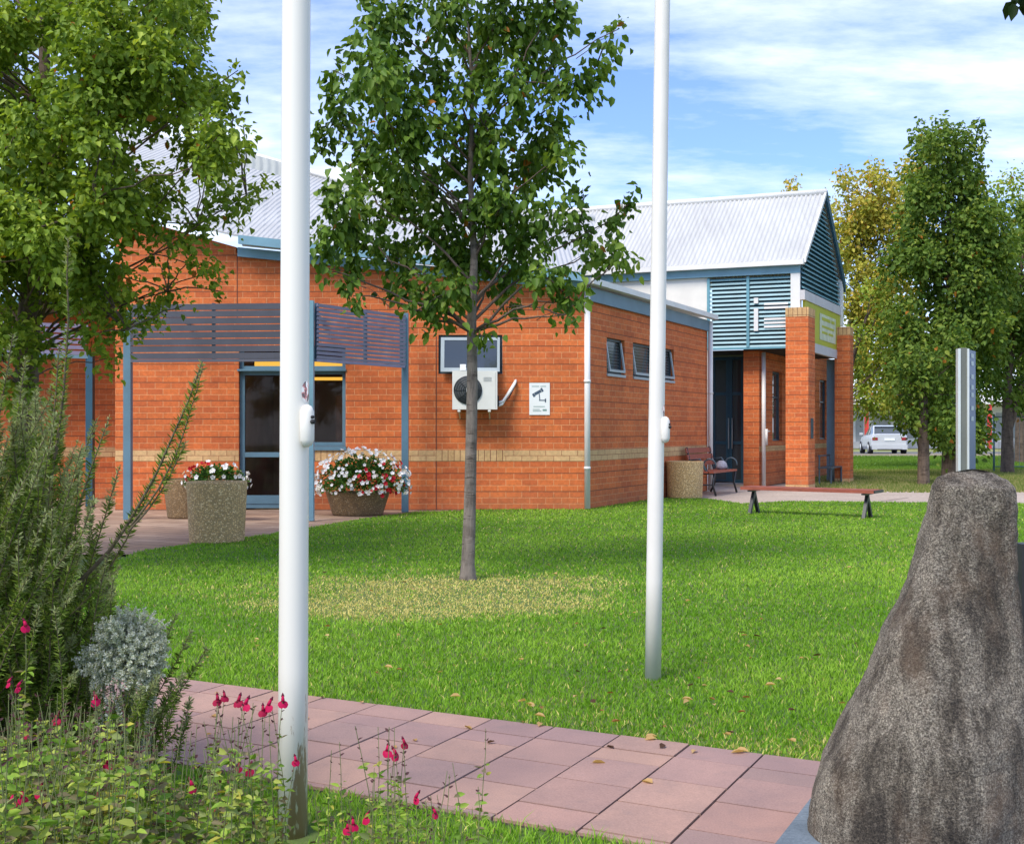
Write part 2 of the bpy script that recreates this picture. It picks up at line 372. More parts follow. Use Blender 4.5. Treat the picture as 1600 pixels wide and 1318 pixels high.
def limb(mb, a, b, r0, r1, seed, sag=.0, n=7, steps=7, wob=.05):
    rr = random.Random(seed); a = Vector(a); b = Vector(b); pts = []; L = (b-a).length
    for k in range(steps+1):
        t = k/steps; p = a.lerp(b, t); p.z += sag*L*math.sin(math.pi*t)
        if 0 < k < steps: p += Vector((rr.uniform(-1, 1), rr.uniform(-1, 1), rr.uniform(-1, 1)))*wob*L*.5
        pts.append(p)
    mb.tube(pts, [r0+(r1-r0)*(k/steps)**.8 for k in range(steps+1)], n, False)
def polyclumps(poly, count, rpx, Y, dep, seed, squash=.85):
    r = np.random.default_rng(seed); xs = [p[0] for p in poly]; ys = [p[1] for p in poly]; out = []
    while len(out) < count:
        x = r.uniform(min(xs), max(xs)); y = r.uniform(min(ys), max(ys))
        if not inpoly(np.array([x]), np.array([y]), poly)[0]: continue
        R = r.uniform(*rpx)*Y/F; out.append((P(x, y, Y+r.uniform(-dep, dep)), R, R, R*squash))
    return out
# ------------------------------------------------------------------ camera, light, sky
cam = bpy.data.cameras.new('camera'); co = bpy.data.objects.new('camera', cam); C.objects.link(co)
co.location = (0, 0, H); co.rotation_euler = (math.radians(90), 0, 0)
cam.sensor_width = 36; cam.lens = F/1600*36; cam.shift_y = (HY-659)/1600; cam.clip_end = 3000; cam.clip_start = .05
bpy.context.scene.camera = co
SUN_EL = math.radians(52); SUN_AZ = math.radians(218)      # azimuth clockwise from +Y (behind the camera, to the left)
sd = Vector((math.sin(SUN_AZ)*math.cos(SUN_EL), math.cos(SUN_AZ)*math.cos(SUN_EL), math.sin(SUN_EL)))
sl = bpy.data.lights.new('sun', 'SUN'); sl.energy = 2.75; sl.angle = math.radians(24); sl.color = (1, .92, .79)
so = bpy.data.objects.new('sun', sl); C.objects.link(so); so.rotation_euler = sd.to_track_quat('Z', 'Y').to_euler(); so.location = (0, 0, 30)
w = bpy.data.worlds.new('World'); bpy.context.scene.world = w; w.use_nodes = True; nt = w.node_tree
bg = nt.nodes['Background']; sky = N(nt, 'ShaderNodeTexSky', sky_type='NISHITA'); sky.sun_disc = False
sky.sun_elevation = SUN_EL; sky.sun_rotation = SUN_AZ; sky.air_density = 1.0; sky.dust_density = .6; sky.ozone_density = 2.5
tc = N(nt, 'ShaderNodeTexCoord').outputs['Generated']; sp = N(nt, 'ShaderNodeSeparateXYZ'); nt.links.new(tc, sp.inputs[0])
den = math_(nt, 'ADD', math_(nt, 'MAXIMUM', sp.outputs[2], 0), .16)
cb = N(nt, 'ShaderNodeCombineXYZ')
nt.links.new(math_(nt, 'DIVIDE', sp.outputs[0], den), cb.inputs[0]); nt.links.new(math_(nt, 'DIVIDE', sp.outputs[1], den), cb.inputs[1])
cb.inputs[2].default_value = 3.7
c1 = noi(nt, cb.outputs[0], .75, 8, .58, (1.0, 1.5, 1)); c2 = noi(nt, cb.outputs[0], 2.2, 9, .64, (.8, 1.7, 1))
cl = math_(nt, 'ADD', math_(nt, 'MULTIPLY', c1, .52), math_(nt, 'MULTIPLY', c2, .48))
clf = ramp(nt, cl, [(.42, (.05, .05, .05)), (.51, (.45, .45, .45)), (.61, (.95, .95, .95))])
low = ramp(nt, sp.outputs[2], [(.0, (.85, .85, .85)), (.22, (0, 0, 0))])
fac = math_(nt, 'MAXIMUM', clf, low)
skyc = mixc(nt, 1.0, sky.outputs[0], (.92, 1.10, 1.62), 'MULTIPLY')
nt.links.new(mixc(nt, fac, skyc, (7.4, 8.1, 9.2)), bg.inputs[0]); bg.inputs[1].default_value = .105
vs = bpy.context.scene.view_settings; vs.view_transform = 'Standard'; vs.look = 'None'; vs.gamma = 1; vs.exposure = .70
# ------------------------------------------------------------------ ground sheets
sheet('ground', [(-400, -60), (400, -60), (400, 700), (-400, 700)], -.03, M['ground'])
lawn_px = [(120, 905), (215, 862), (300, 850), (400, 838), (485, 824), (570, 810), (650, 800), (720, 798)]
lawn_poly = [(G(*p).x, G(*p).y) for p in lawn_px]
WY = 17.7
def wx(px): return (px-800)/F*WY
def wz(py): return H+(HY-py)/F*WY
P0 = Vector((wx(915), WY, 0))
def side_t(px, base=P0, d=D1):
    k = (px-800)/F; return (k*base.y-base.x)/(d.x-k*d.y)
E_edge = G(770, 1127)                         # a point on the path/lawn edge
lawn_poly += [(wx(720), WY+.1), (P0.x, P0.y+.05)]
q = P0+D1*4.1; lawn_poly += [(q.x, q.y)]
for p in ((1100, 778), (1160, 787), (1230, 783), (1450, 785), (1700, 787)): g_ = G(*p); lawn_poly.append((g_.x, g_.y))
r_ = E_edge-D2*7; l_ = E_edge+D2*4.6
lawn_poly += [(12, 19), (13, 8), (r_.x, r_.y), (E_edge.x, E_edge.y), (l_.x, l_.y), (-5.6, 8.2)]
m = MB(); m.face([(x, y, .004) for x, y in lawn_poly])
o = m.build('lawn', M['soil']); tag(o, kind='structure')
sheet('terrace', [(-9, 11.4), (2.0, 11.4), (2.0, 18.2), (-2, 21), (-9, 21)], -.006, M['terrace'])
ap = [G(1000, 800), G(1240, 800), G(1420, 776), G(1340, 746), G(1090, 746)]
sheet('forecourt', [(a.x, a.y) for a in ap], -.010, M['concrete'])
fp = [G(1180, 785), G(1900, 788), G(1900, 767), G(1180, 765)]
sheet('footpath', [(a.x, a.y) for a in fp], -.016, M['concrete'])
sheet('dry_lawn', [(4, 22.6), (60, 22.6), (60, 35.5), (4, 35.5)], -.022, M['dry'])
sheet('verge', [(4, 35.5), (60, 35.5), (60, 55), (4, 55)], -.024, M['verge'])
sheet('road', [(-20, 55), (90, 55), (90, 66), (-20, 66)], -.012, M['asphalt'])
m = MB(); m.obox((-20, 54.85, -.03), (110, 0, 0), (0, .15, 0), (0, 0, .13)); tag(m.build('kerb', M['concrete']), kind='structure')
sheet('far_verge', [(-20, 66), (90, 66), (90, 76), (-20, 76)], -.014, M['dry'])
# garden bed soil
sheet('garden_bed', [(-4.5, .5), (-.2, .5), (-.45, 2.9), (-1.1, 3.9), (-1.9, 4.9), (-4.5, 5.5)], .006, M['soil'])
# red slab path : columns running along D1, edge course along the lawn
m = MB(); m.c = (0, 0, 0); rr = random.Random(3); SL = .287
pal = [(.36, .215, .175), (.33, .205, .175), (.30, .195, .17), (.40, .245, .185), (.34, .21, .175), (.30, .19, .17), (.38, .235, .185)]
def slab(o, a, b):
    c = rr.choice(pal); f = rr.uniform(.95, 1.05); m.c = tuple(x*f for x in c)
    g = .004; la = a.length; lb = b.length; o = o+a.normalized()*g+b.normalized()*g; a = a*(1-2*g/la); b = b*(1-2*g/lb)
    z = .012+rr.uniform(0, .003); m.obox(Vector((o.x, o.y, -.02)), a, b, UP*(z+.02))
for i in range(-28, 26):
    o = E_edge-D2*(SL*i)
    slab(o-D1*.19, -D2*SL, D1*.19)
    off = (-.0 if i % 2 else .145)
    y = .19; first = off or SL
    while y < 1.09:
        h = min(first if y == .19 else SL, 1.09-y)
        if h > .03: slab(o-D1*(y+h), -D2*SL, D1*h)
        y += h
tag(m.build('path', M['paver'], bevel=.002), kind='structure')
a = E_edge+D2*8.2; sheet('path_bedding', [(a.x, a.y), tuple((a-D2*16)[:2]), tuple((a-D2*16-D1*1.10)[:2]), tuple((a-D1*1.10)[:2])], .003, paint('joint_sand', (.05, .035, .028), .95, .2))
near = E_edge-D1*1.10
near_poly = [tuple((near+D2*8)[:2]), tuple((near-D2*7)[:2]), (6, .3), (-4, .3)]
m = MB(); m.face([(x, y, .002) for x, y in near_poly][::-1]); tag(m.build('near_lawn', M['soil']), kind='structure')
# grass blades
def grassfield(name, poly, ylo, yhi, dens, pw, seed, hmul=1.0, skip=None):
    r = np.random.default_rng(seed); XS = []; YS = []
    ys = np.linspace(ylo, yhi, 60)
    for a, b in zip(ys[:-1], ys[1:]):
        yc = (a+b)/2; x0 = yc*(-260-800)/F; x1 = yc*(1860-800)/F; d = dens*(4.3/max(yc, 3))**pw
        n = int((x1-x0)*(b-a)*d); XS.append(r.uniform(x0, x1, n)); YS.append(r.uniform(a, b, n))
    x = np.concatenate(XS); y = np.concatenate(YS)
    k = inpoly(x, y, poly)
    if skip is not None: k &= ~skip(x, y)
    k &= ~((np.hypot(x-G(457, 1304).x, y-G(457, 1304).y+.05) < .1) & (y < G(457, 1304).y+.04))
    x = x[k]; y = y[k]; n = len(x)
    def nz(x, y, s, ph): return (np.sin(x*s+ph)*np.sin(y*s*1.3+ph*2)+np.sin((x+y)*s*.63+ph*3)*np.sin((x-y)*s*.9+ph))/2
    big = nz(x, y, 1.1, 1.7)*.5+nz(x, y, 3.1, .4)*.3+nz(x, y, 9, 2.2)*.2
    wd = .0025*(np.maximum(y, 3.2)/4.3)**.75*r.uniform(.7, 1.3, n)
    dist = np.sqrt(((x+.42)/.85)**2+((y-8.8)/.66)**2)       # worn ring under the young tree
    dist2 = np.sqrt(((x+.75)/.8)**2+((y-8.1)/.42)**2)
    dry = np.clip(1.5-np.minimum(dist, dist2)*.72+big*1.3, 0, 1)**1.3*np.clip(2.6-np.minimum(dist, dist2), 0, 1)
    edge = np.clip((.55-np.abs((x-E_edge.x)*D1.x+(y-E_edge.y)*D1.y))/.55, 0, 1)*np.clip(x+.2, 0, 1)*.55*(y > 3)
    dry = np.clip(np.maximum(dry, edge*np.clip(big+.7, 0, 1)), 0, 1)
    ht = r.uniform(.014, .034, n)*hmul*(1-.35*dry)*(1+.25*big)
    g1 = np.array([.145, .33, .014]); g2 = np.array([.30, .50, .05]); g3 = np.array([.09, .22, .011]); st = np.array([.76, .66, .23])
    t = np.clip(.5+big*1.25+r.normal(0, .22, n), 0, 1)[:, None]
    col = g1*(1-t)+g2*t; dk = (r.random(n) < .18)[:, None]; col = np.where(dk, g3, col)
    isd = (r.random(n) < dry*.80+.03)[:, None]; col = np.where(isd, st*r.uniform(.6, 1.1, (n, 1)), col)
    th = r.uniform(0, 2*np.pi, n); sx = np.cos(th)*wd; sy = np.sin(th)*wd
    lean = r.normal(0, .45, (n, 2))*ht[:, None]
    z0 = np.zeros(n)
    b1 = np.stack([x-sx, y-sy, z0], 1); b2 = np.stack([x+sx, y+sy, z0], 1)
    mx = x+lean[:, 0]*.35; my = y+lean[:, 1]*.35
    m1 = np.stack([mx-sx*.7, my-sy*.7, ht*.6], 1); m2 = np.stack([mx+sx*.7, my+sy*.7, ht*.6], 1)
    t_ = np.stack([x+lean[:, 0], y+lean[:, 1], ht], 1)
    V = np.stack([b1, b2, m2, m1, t_], 1).reshape(-1, 3); kk = np.arange(n)[:, None]*5
    o = npmesh(name, V, [kk+np.array([0, 1, 2, 3]), kk+np.array([3, 2, 4])], np.repeat(col, 5, 0), M['grass'], None)
    print('grass', name, n); return o
tag(grassfield('lawn_grass', lawn_poly, 3.6, 20.5, 11500, 1.7, 1), 'short green lawn grass with a dry straw patch under the young tree', 'grass', kind='stuff')
tag(grassfield('near_grass', near_poly, 1.6, 5.2, 6500, 1.2, 2, 1.3), 'long green grass along the near edge of the red slab path', 'grass', kind='stuff')
def farturf(name, x0, x1, y0, y1, n, cols, seed):
    r = np.random.default_rng(seed); x = r.uniform(x0, x1, n); y = r.uniform(y0, y1, n); h = r.uniform(.03, .07, n); w_ = r.uniform(.01, .02, n)
    V = np.stack([np.stack([x-w_, y, h*0-.02], 1), np.stack([x+w_, y, h*0-.02], 1), np.stack([x+r.normal(0, .02, n), y, h], 1)], 1).reshape(-1, 3)
    c = np.array(cols)[r.integers(0, len(cols), n)]
    return npmesh(name, V, [np.arange(n)[:, None]*3+np.array([0, 1, 2])], np.repeat(c, 3, 0), M['grass'])
tag(farturf('dry_turf', 6.5, 20, 22.8, 35.4, 45000, [(.20, .24, .06), (.34, .32, .13), (.14, .20, .04)], 5), 'dry yellowish turf beyond the footpath', 'grass', kind='stuff')
tag(farturf('verge_turf', 9, 32, 35.6, 54.7, 40000, [(.13, .24, .03), (.17, .28, .04), (.09, .17, .02)], 6), 'bright green roadside turf before the parked car', 'grass', kind='stuff')
# fallen leaves
r = np.random.default_rng(9); n = 110
px = r.uniform(250, 1420, n); py = 860+(1180-860)*r.random(n)**.8
pos = np.array([G(a, b) for a, b in zip(px, py)]); 
extra = [(1065, 1107), (810, 1112), (835, 1133), (1150, 1178), (1243, 1177), (1008, 1158), (925, 1198), (1020, 1231), (645, 912), (720, 1103), (600, 1055), (1025, 1160), (1195, 1085), (680, 928), (870, 905), (790, 915)]
pos = np.concatenate([pos, np.array([G(*e) for e in extra]+[G(e[0]+12, e[1]+3) for e in extra[:4]])]); n = len(pos); pos[:, 2] = .045
L = r.uniform(.02, .045, n); L[110:] = .05
pos[np.array([(p[0]-E_edge.x)*D1.x+(p[1]-E_edge.y)*D1.y < .02 for p in pos]), 2] = .018
V, Fq = leaves(pos, np.concatenate([r.normal(size=(n, 2)), np.full((n, 1), .1)], 1), np.tile([0, 0, 1.], (n, 1))+r.normal(size=(n, 3))*.2, L, L*.6)
pc = np.array([(.10, .05, .03), (.45, .28, .10), (.30, .14, .05), (.55, .38, .18)])[r.integers(0, 4, n)]; pc[110:] = (.55, .36, .15)
tag(npmesh('fallen_leaves', V, Fq, np.repeat(pc, 6, 0), M['leafsoft']), 'scattered dry brown and tan leaves on the lawn and path', 'fallen leaves', kind='stuff')
# ------------------------------------------------------------------ brick wing
def wallgrid(mb, org, d, nrm, us, zs, top, holes, th):
    """org at z=0; us breaks along d; top(u)->z; holes list (u0,u1,z0,z1); nrm outward"""
    org = Vector(org); us = sorted(set(us+[h[0] for h in holes]+[h[1] for h in holes])); zs = sorted(set(zs+[h[2] for h in holes]+[h[3] for h in holes]))
    nz = len(zs)
    def filled(i, j):
        if i < 0 or i >= len(us)-1 or j < 0 or j >= nz: return False
        uc = (us[i]+us[i+1])/2; zc = (zs[j]+zs[j+1])/2 if j < nz-1 else zs[j]+.01
        return not any(h[0] < uc < h[1] and h[2] < zc < h[3] for h in holes)
    def z_(i, j, side):
        if j < nz: return zs[j]
        return top(us[i]+1e-4 if side == 0 else us[i]-1e-4)
    def pt(u, z, b): return org+d*u+UP*z-nrm*(th*b)
    fl = d.cross(UP).dot(nrm) < 0
    def add(ps, uv): mb.face(ps[::-1] if fl else ps, uv[::-1] if fl else uv)
    for i in range(len(us)-1):
        for j in range(nz):
            if not filled(i, j): continue
            a, b = us[i], us[i+1]; zl, zr = zs[j], zs[j]; tl, tr = z_(i, j+1, 0), z_(i+1, j+1, 1)
            add([pt(a, zl, 0), pt(b, zr, 0), pt(b, tr, 0), pt(a, tl, 0)], [(a, zl), (b, zr), (b, tr), (a, tl)])
            add([pt(b, zr, 1), pt(a, zl, 1), pt(a, tl, 1), pt(b, tr, 1)], [(b, zr), (a, zl), (a, tl), (b, tr)])
            if not filled(i-1, j): add([pt(a, zl, 1), pt(a, zl, 0), pt(a, tl, 0), pt(a, tl, 1)], [(a-th, zl), (a, zl), (a, tl), (a-th, tl)])
            if not filled(i+1, j): add([pt(b, zr, 0), pt(b, zr, 1), pt(b, tr, 1), pt(b, tr, 0)], [(b, zr), (b+th, zr), (b+th, tr), (b, tr)])
            if j == nz-1 or not filled(i, j+1): add([pt(a, tl, 0), pt(b, tr, 0), pt(b, tr, 1), pt(a, tl, 1)], [(a, 0), (b, 0), (b, th), (a, th)])
            if j > 0 and not filled(i, j-1): add([pt(a, zl, 1), pt(b, zr, 1), pt(b, zr, 0), pt(a, zl, 0)], [(a, th), (b, th), (b, 0), (a, 0)])
BR = thing('brick_building', (wx(640), WY+2, 0), 'orange brick wing with cream brick band and white metal roof behind the young tree', 'building')
X0 = wx(180)
def U(px): return wx(px)-X0
def ftop(u):
    px = 180+u/WY*F
    py = 333+(px-180)*(386-333)/(369-180) if px < 369 else 395+(px-369)*(453-395)/(915-369)
    return wz(py)
holes = [(U(373), U(449), -.1, wz(541)), (U(449), U(540), wz(697), wz(541)), (U(685), U(785), wz(584), wz(523))]
mb = MB(); wallgrid(mb, (X0, WY, 0), Vector((1, 0, 0)), Vector((0, -1, 0)), [0, U(369), U(915)], [0, 2.7], ftop, holes, .24)
# expansion joint lines are thin recessed bars set proud
mb.build('front_wall', M['brick'], BR)
mb = MB()
M['jd'] = paint('joint_dark', (.14, .05, .03), .9, .1)
for px in (370, 681): mb = MB(); mb.obox((wx(px), WY-.003, 0 if px > 400 else 2.9), (.014, 0, 0), (0, .003, 0), (0, 0, wz(523)-.02 if px > 400 else 1.0)); mb.build('wall_joint', M['jd'], BR)
T6 = side_t(1105)
tw = [(side_t(948), side_t(976)), (side_t(989), side_t(1053))]
mb = MB(); wallgrid(mb, P0, D1, Vector((D1.y, -D1.x, 0)), [0, T6], [0, 3.0], lambda u: 3.24, [(a, b, 2.13, 2.71) for a, b in tw], .24)
mb.build('side_wall', M['brick'], BR)
def band(mb, org, d, nrm, u0, u1, zlo=.745, zhi=.917):
    org = Vector(org); a = org+d*u0+UP*zlo
    mb.face([a+nrm*.004, a+d*(u1-u0)+nrm*.004, a+d*(u1-u0)+nrm*.004+UP*(zhi-zlo), a+nrm*.004+UP*(zhi-zlo)] , [(u0, .001), (u1, .001), (u1, .187), (u0, .187)])
    for z in (zlo, zhi):
        b = org+d*u0+UP*z; mb.face([b, b+d*(u1-u0), b+d*(u1-u0)+nrm*.004, b+nrm*.004])
FX = Vector((1, 0, 0)); FN = Vector((0, -1, 0)); SN = Vector((D1.y, -D1.x, 0))
for a, b in ((180, 373), (545, 681), (787, 915)): mb = MB(); band(mb, (X0, WY, 0), FX, FN, U(a), U(b)); mb.build('cream_band', M['band'], BR)
mb = MB(); band(mb, P0, D1, SN, .001, T6); mb.build('cream_band', M['band'], BR)
mb = MB(); band(mb, (X0, WY, 0), FX, FN, U(681), U(787)); mb.build('soldier_course', M['soldier'], BR); mb = MB(); band(mb, (X0, WY, 0), FX, FN, U(449)+.004, U(545)); mb.build('soldier_course', M['soldier'], BR)
# left recessed porch
mb = MB(); wallgrid(mb, (-10.2, 20.6, 0), FX, FN, [0, 10.2+X0], [0], lambda u: 3.3, [], .2)
wallgrid(mb, (X0, WY+.24, 0), Vector((0, 1, 0)), Vector((-1, 0, 0)), [0, 2.9], [0], lambda u: 4.2, [], .2)
mb.build('porch_wall', M['brick'], BR)
mb = MB(); band(mb, (-10.2, 20.6, 0), FX, FN, 0, 10.2+X0-.01); mb.build('cream_band', M['band'], BR)
mb = MB(); mb.obox((-10.2, 18.9, 3.3), (10.2+X0, 0, 0), (0, 1.9, 0), (0, 0, .12)); mb.build('porch_soffit', M['bluegrey'], BR)
# roof over wing : ruled surface between eaves line and ridge
def roofsurf(mb, A, B, n=24, th=.03):
    def interp(L, t):
        x = t*(len(L)-1); i = min(int(x), len(L)-2); return L[i].lerp(L[i+1], x-i)
    for k in range(n):
        a0, a1, b0, b1 = interp(A, k/n), interp(A, (k+1)/n), interp(B, k/n), interp(B, (k+1)/n)
        mb.face([a0, a1, b1, b0], [(a0.x, 0), (a1.x, 0), (b1.x, (b1-a1).length), (b0.x, (b0-a0).length)])
        dz = UP*th; mb.face([a0-dz, a1-dz, a1, a0])
A = [P(200, 326, 17.38), P(366, 366, 17.38), P(640, 395, 17.38), P(918, 425, 17.38)]
B = [P(150, 190, 24), P(372, 240, 24), P(600, 306, 24), P(930, 345, 24)]
mb = MB(); roofsurf(mb, A, B, 36); mb.build('roof', M['roof'], BR)
mb = MB()
s0, s1, s2, s3 = P(340, 262, 22.6), P(470, 296, 22.6), P(470, 266, 23.7), P(340, 231, 23.7)
mb.face([s0+UP*.09, s1+UP*.09, s2+UP*.06, s3+UP*.06], [(0, 0), (1.7, 0), (1.7, .8), (0, .8)])
mb.build('skylight', M['skylight'], BR)
mb = MB(); mb.tube([b+UP*.05 for b in B[1:]], .07, 8); mb.build('ridge_cap', M['white'], BR)
def fasc(mb, a, b, h, th=.03, out=0):
    a = Vector(a); b = Vector(b); d = (b-a).normalized(); n = Vector((d.y, -d.x, 0)).normalized()
    mb.obox(a+n*out-UP*h, b-a, -n*th, UP*h)
mb = MB(); fasc(mb, P(371, 386, WY-.09), P(913, 439, WY-.09), .14, .06); mb.build('fascia', M['bluelight'], BR); mb = MB()
fasc(mb, P(372, 367, WY-.33), P(912, 426, WY-.33), .13, .04); mb.build('fascia', M['bluelight'], BR)
mb = MB(); fasc(mb, P(378, 378, WY-.16), P(912, 432, WY-.16), .055, .07); mb.build('gutter', M['white'], BR)
a = P0+UP*3.45; b = P0+D1*(T6+.15)+UP*3.45
mb = MB(); fasc(mb, a-UP*.03+D1*.02, b-UP*.03, .21, .05, .06); mb.build('side_fascia', M['bluegrey'], BR)
mb = MB(); mb.obox(a-D1*.12+SN*.065, D1*(T6+.27), SN*.12, UP*.09); mb.build('side_gutter', M['white'], BR, bevel=.01)
mb = MB(); roofsurf(mb, [a-D1*.1+UP*.05+SN*.07, b+UP*.05+SN*.07], [a-D1*.1-SN*3.5+UP*.25, b-SN*3.5+UP*.25], 4); mb.build('side_roof', M['roof_plain'], BR)
for t, nm in ((0.0, 0), (T6-.02, 1)):
    mb = MB(); c = P0+D1*t+SN*(.075 if nm else .05)-(FX*0 if nm else FX*.02); r = .046
    mb.tube([c+UP*.02, c+UP*3.40], r, 14); mb.tube([c+UP*1.95, c+UP*1.99], r+.008, 14)
    mb.tube([c+UP*.62, c+UP*.66], r+.006, 14)
    mb.build('downpipe', M['white'], BR)
# windows
def window(parent, org, d, nrm, u0, u1, z0, z1, rec, mul=(), fmat='frame', gmat='blind', fw=.045, sash=True, name='window', bars=()):
    org = Vector(org); ia = org-nrm*rec
    mb = MB()
    def fr(a, b, z, h, dep=.05, mbx=None): (mbx or mb).obox(ia+d*a+UP*z-nrm*0, d*(b-a), nrm*dep, UP*h)
    g = .002
    fr(u0+g, u1-g, z0+g, fw); fr(u0+g, u1-g, z1-fw-g, fw); fr(u0+g, u0+fw, z0+fw+g, z1-z0-2*fw-2*g); fr(u1-fw, u1-g, z0+fw+g, z1-z0-2*fw-2*g)
    for x in mul: fr(x-fw/2, x+fw/2, z0+fw+g, z1-z0-2*fw-2*g, .048)
    for z in bars: fr(u0+fw+g, u1-fw-g, z, fw, .046)
    f = mb.build(name, M[fmat], parent)
    mg = MB(); mg.obox(ia+d*(u0+g)+UP*(z0+g)+nrm*.012, d*(u1-u0-2*g), nrm*.008, UP*(z1-z0-2*g)); mg.build('glass', M[gmat], f)
    return f
W0 = Vector((X0, WY, 0))
f = window(BR, W0, FX, FN, U(685), U(785), wz(584), wz(523), .10, (), 'framedark', 'glassdark', .035)
mb = MB()   # tilted awning sash
z0, z1 = wz(581), wz(527); ua, ub = X0+U(686)+.03, X0+U(784)-.03
for (a, b, zz0, zz1) in ((ua, ub, z0, z0+.06), (ua, ub, z1-.045, z1), (ua, ua+.055, z0+.06, z1-.045), (ub-.04, ub, z0+.06, z1-.045)):
    y0 = WY-.01-.10*(z1-zz0)/(z1-z0); y1 = WY-.01-.10*(z1-zz1)/(z1-z0)
    p = Vector((a, y0, zz0)); mb.obox(p, Vector((b-a, 0, 0)), Vector((0, .03, 0)), Vector((0, y1-y0, zz1-zz0)))
mb.build('sash', M['frame'], f)
mb = MB(); mb.obox((ua+.05, WY-.095, z0+.06), (ub-ua-.09, 0, 0), (0, .008, 0), (0, .085, z1-z0-.105)); mb.build('glass', M['glassdark'], f)
mb = MB(); mb.cbox((wx(724), WY-.14, z0+.02), .09, .03, .09); mb.build('window_winder', M['signwhite'], f)
for (a, b), ml in zip(tw, ((), (.5,))):
    f = window(BR, P0, D1, SN, a, b, 2.13, 2.71, .11, [a+(b-a)*x for x in ml], 'framedark', 'blind', .035)
    segs = [(a, b)] if not ml else [(a, (a+b)/2), ((a+b)/2, b)]
    for (p_, q_) in segs:
        s = MB(); org = P0+D1*(p_+.05)+UP*2.165-SN*.02; wdt = q_-p_-.1; tilt = -SN*.07
        s.obox(org+SN*.03, D1*wdt, SN*.025, UP*.04)
        s.obox(org+SN*.03+UP*.04, D1*.035, SN*.025, UP*.46+tilt); s.obox(org+SN*.03+UP*.04+D1*(wdt-.035), D1*.035, SN*.025, UP*.46+tilt)
        s.build('sash', M['frame'], f)
    s = MB(); s.obox(P0+D1*a+UP*2.09, D1*(b-a), SN*.025, UP*.04); s.build('sill', M['frame'], f)
# entry door + sidelight under the slatted screen
dz = wz(541)
f = window(BR, W0, FX, FN, U(373), U(449), .02, wz(578), .12, (), 'bluegrey', 'glass', .075, name='glass_door', bars=(wz(714),))
mb = MB(); mb.obox((wx(379), WY+.06, .09), (wx(444)-wx(379), 0, 0), (0, .02, 0), (0, 0, .13)); mb.build('kick_rail', M['bluegrey'], f)
mb = MB(); mb.tube([(wx(440), WY+.02, .95), (wx(440), WY+.02, 1.3)], .012, 8); mb.build('door_handle', M['frame'], f)
window(BR, W0, FX, FN, U(449), U(540), wz(697), wz(578), .12, (), 'bluegrey', 'glass', .06)
window(BR, W0, FX, FN, U(373), U(540), wz(578)+.003, dz, .12, (U(449),), 'bluegrey', 'glass', .06, name='transom_window')
mb = MB(); mb.obox((wx(449), WY-.03, wz(697)-.06), (wx(541)-wx(449), 0, 0), (0, .14, 0), (0, 0, .06)); mb.build('sill', M['bluegrey'], BR)
mb = MB(); mb.obox((wx(371), WY+.1, wz(579)-.005), (wx(541)-wx(371), 0, 0), (0, -.125, 0), (0, 0, .03)); mb.build('door_head', M['bluegrey'], BR)
mb = MB(); mb.obox((wx(392), WY+.25, wz(575)+.02), (wx(540)-wx(392), 0, 0), (0, .03, 0), (0, 0, .10))
mb.obox((wx(455), WY+.9, wz(590)), (1, 0, 0), (0, .03, 0), (0, 0, .05)); mb.build('interior_yellow_strip', M['yellow'], BR)  # yellow strip behind the glass; its glow is added to light the room
mb = MB(); x0, x1 = wx(360), wx(560)     # room behind
mb.obox((x0, WY+3.2, 0), (x1-x0, 0, 0), (0, .1, 0), (0, 0, 3)); mb.obox((x0-.1, WY+.3, 0), (.1, 0, 0), (0, 3, 0), (0, 0, 3)); mb.obox((x1, WY+.3, 0), (.1, 0, 0), (0, 3, 0), (0, 0, 3))
mb.obox((x0, WY+.3, 2.8), (x1-x0, 0, 0), (0, 3, 0), (0, 0, .1)); mb.build('interior_wall', M['brownroom'], BR)
mb = MB(); mb.obox((x0, WY+.25, -.005), (x1-x0, 0, 0), (0, 3, 0), (0, 0, .02)); mb.build('interior_floor', M['tanfloor'], BR)
mb = MB(); mb.obox((wx(397), WY+2.9, 1.75), (.2, 0, 0), (0, .03, 0), (0, 0, .25)); mb.build('interior_picture', M['signwhite'], BR); mb = MB(); mb.obox((wx(500), WY+1.6, .2), (.32, 0, 0), (0, .05, 0), (0, 0, 1.6)); mb.build('interior_panel', paint('panel_warm', (.30, .16, .10), .6, .3), BR)
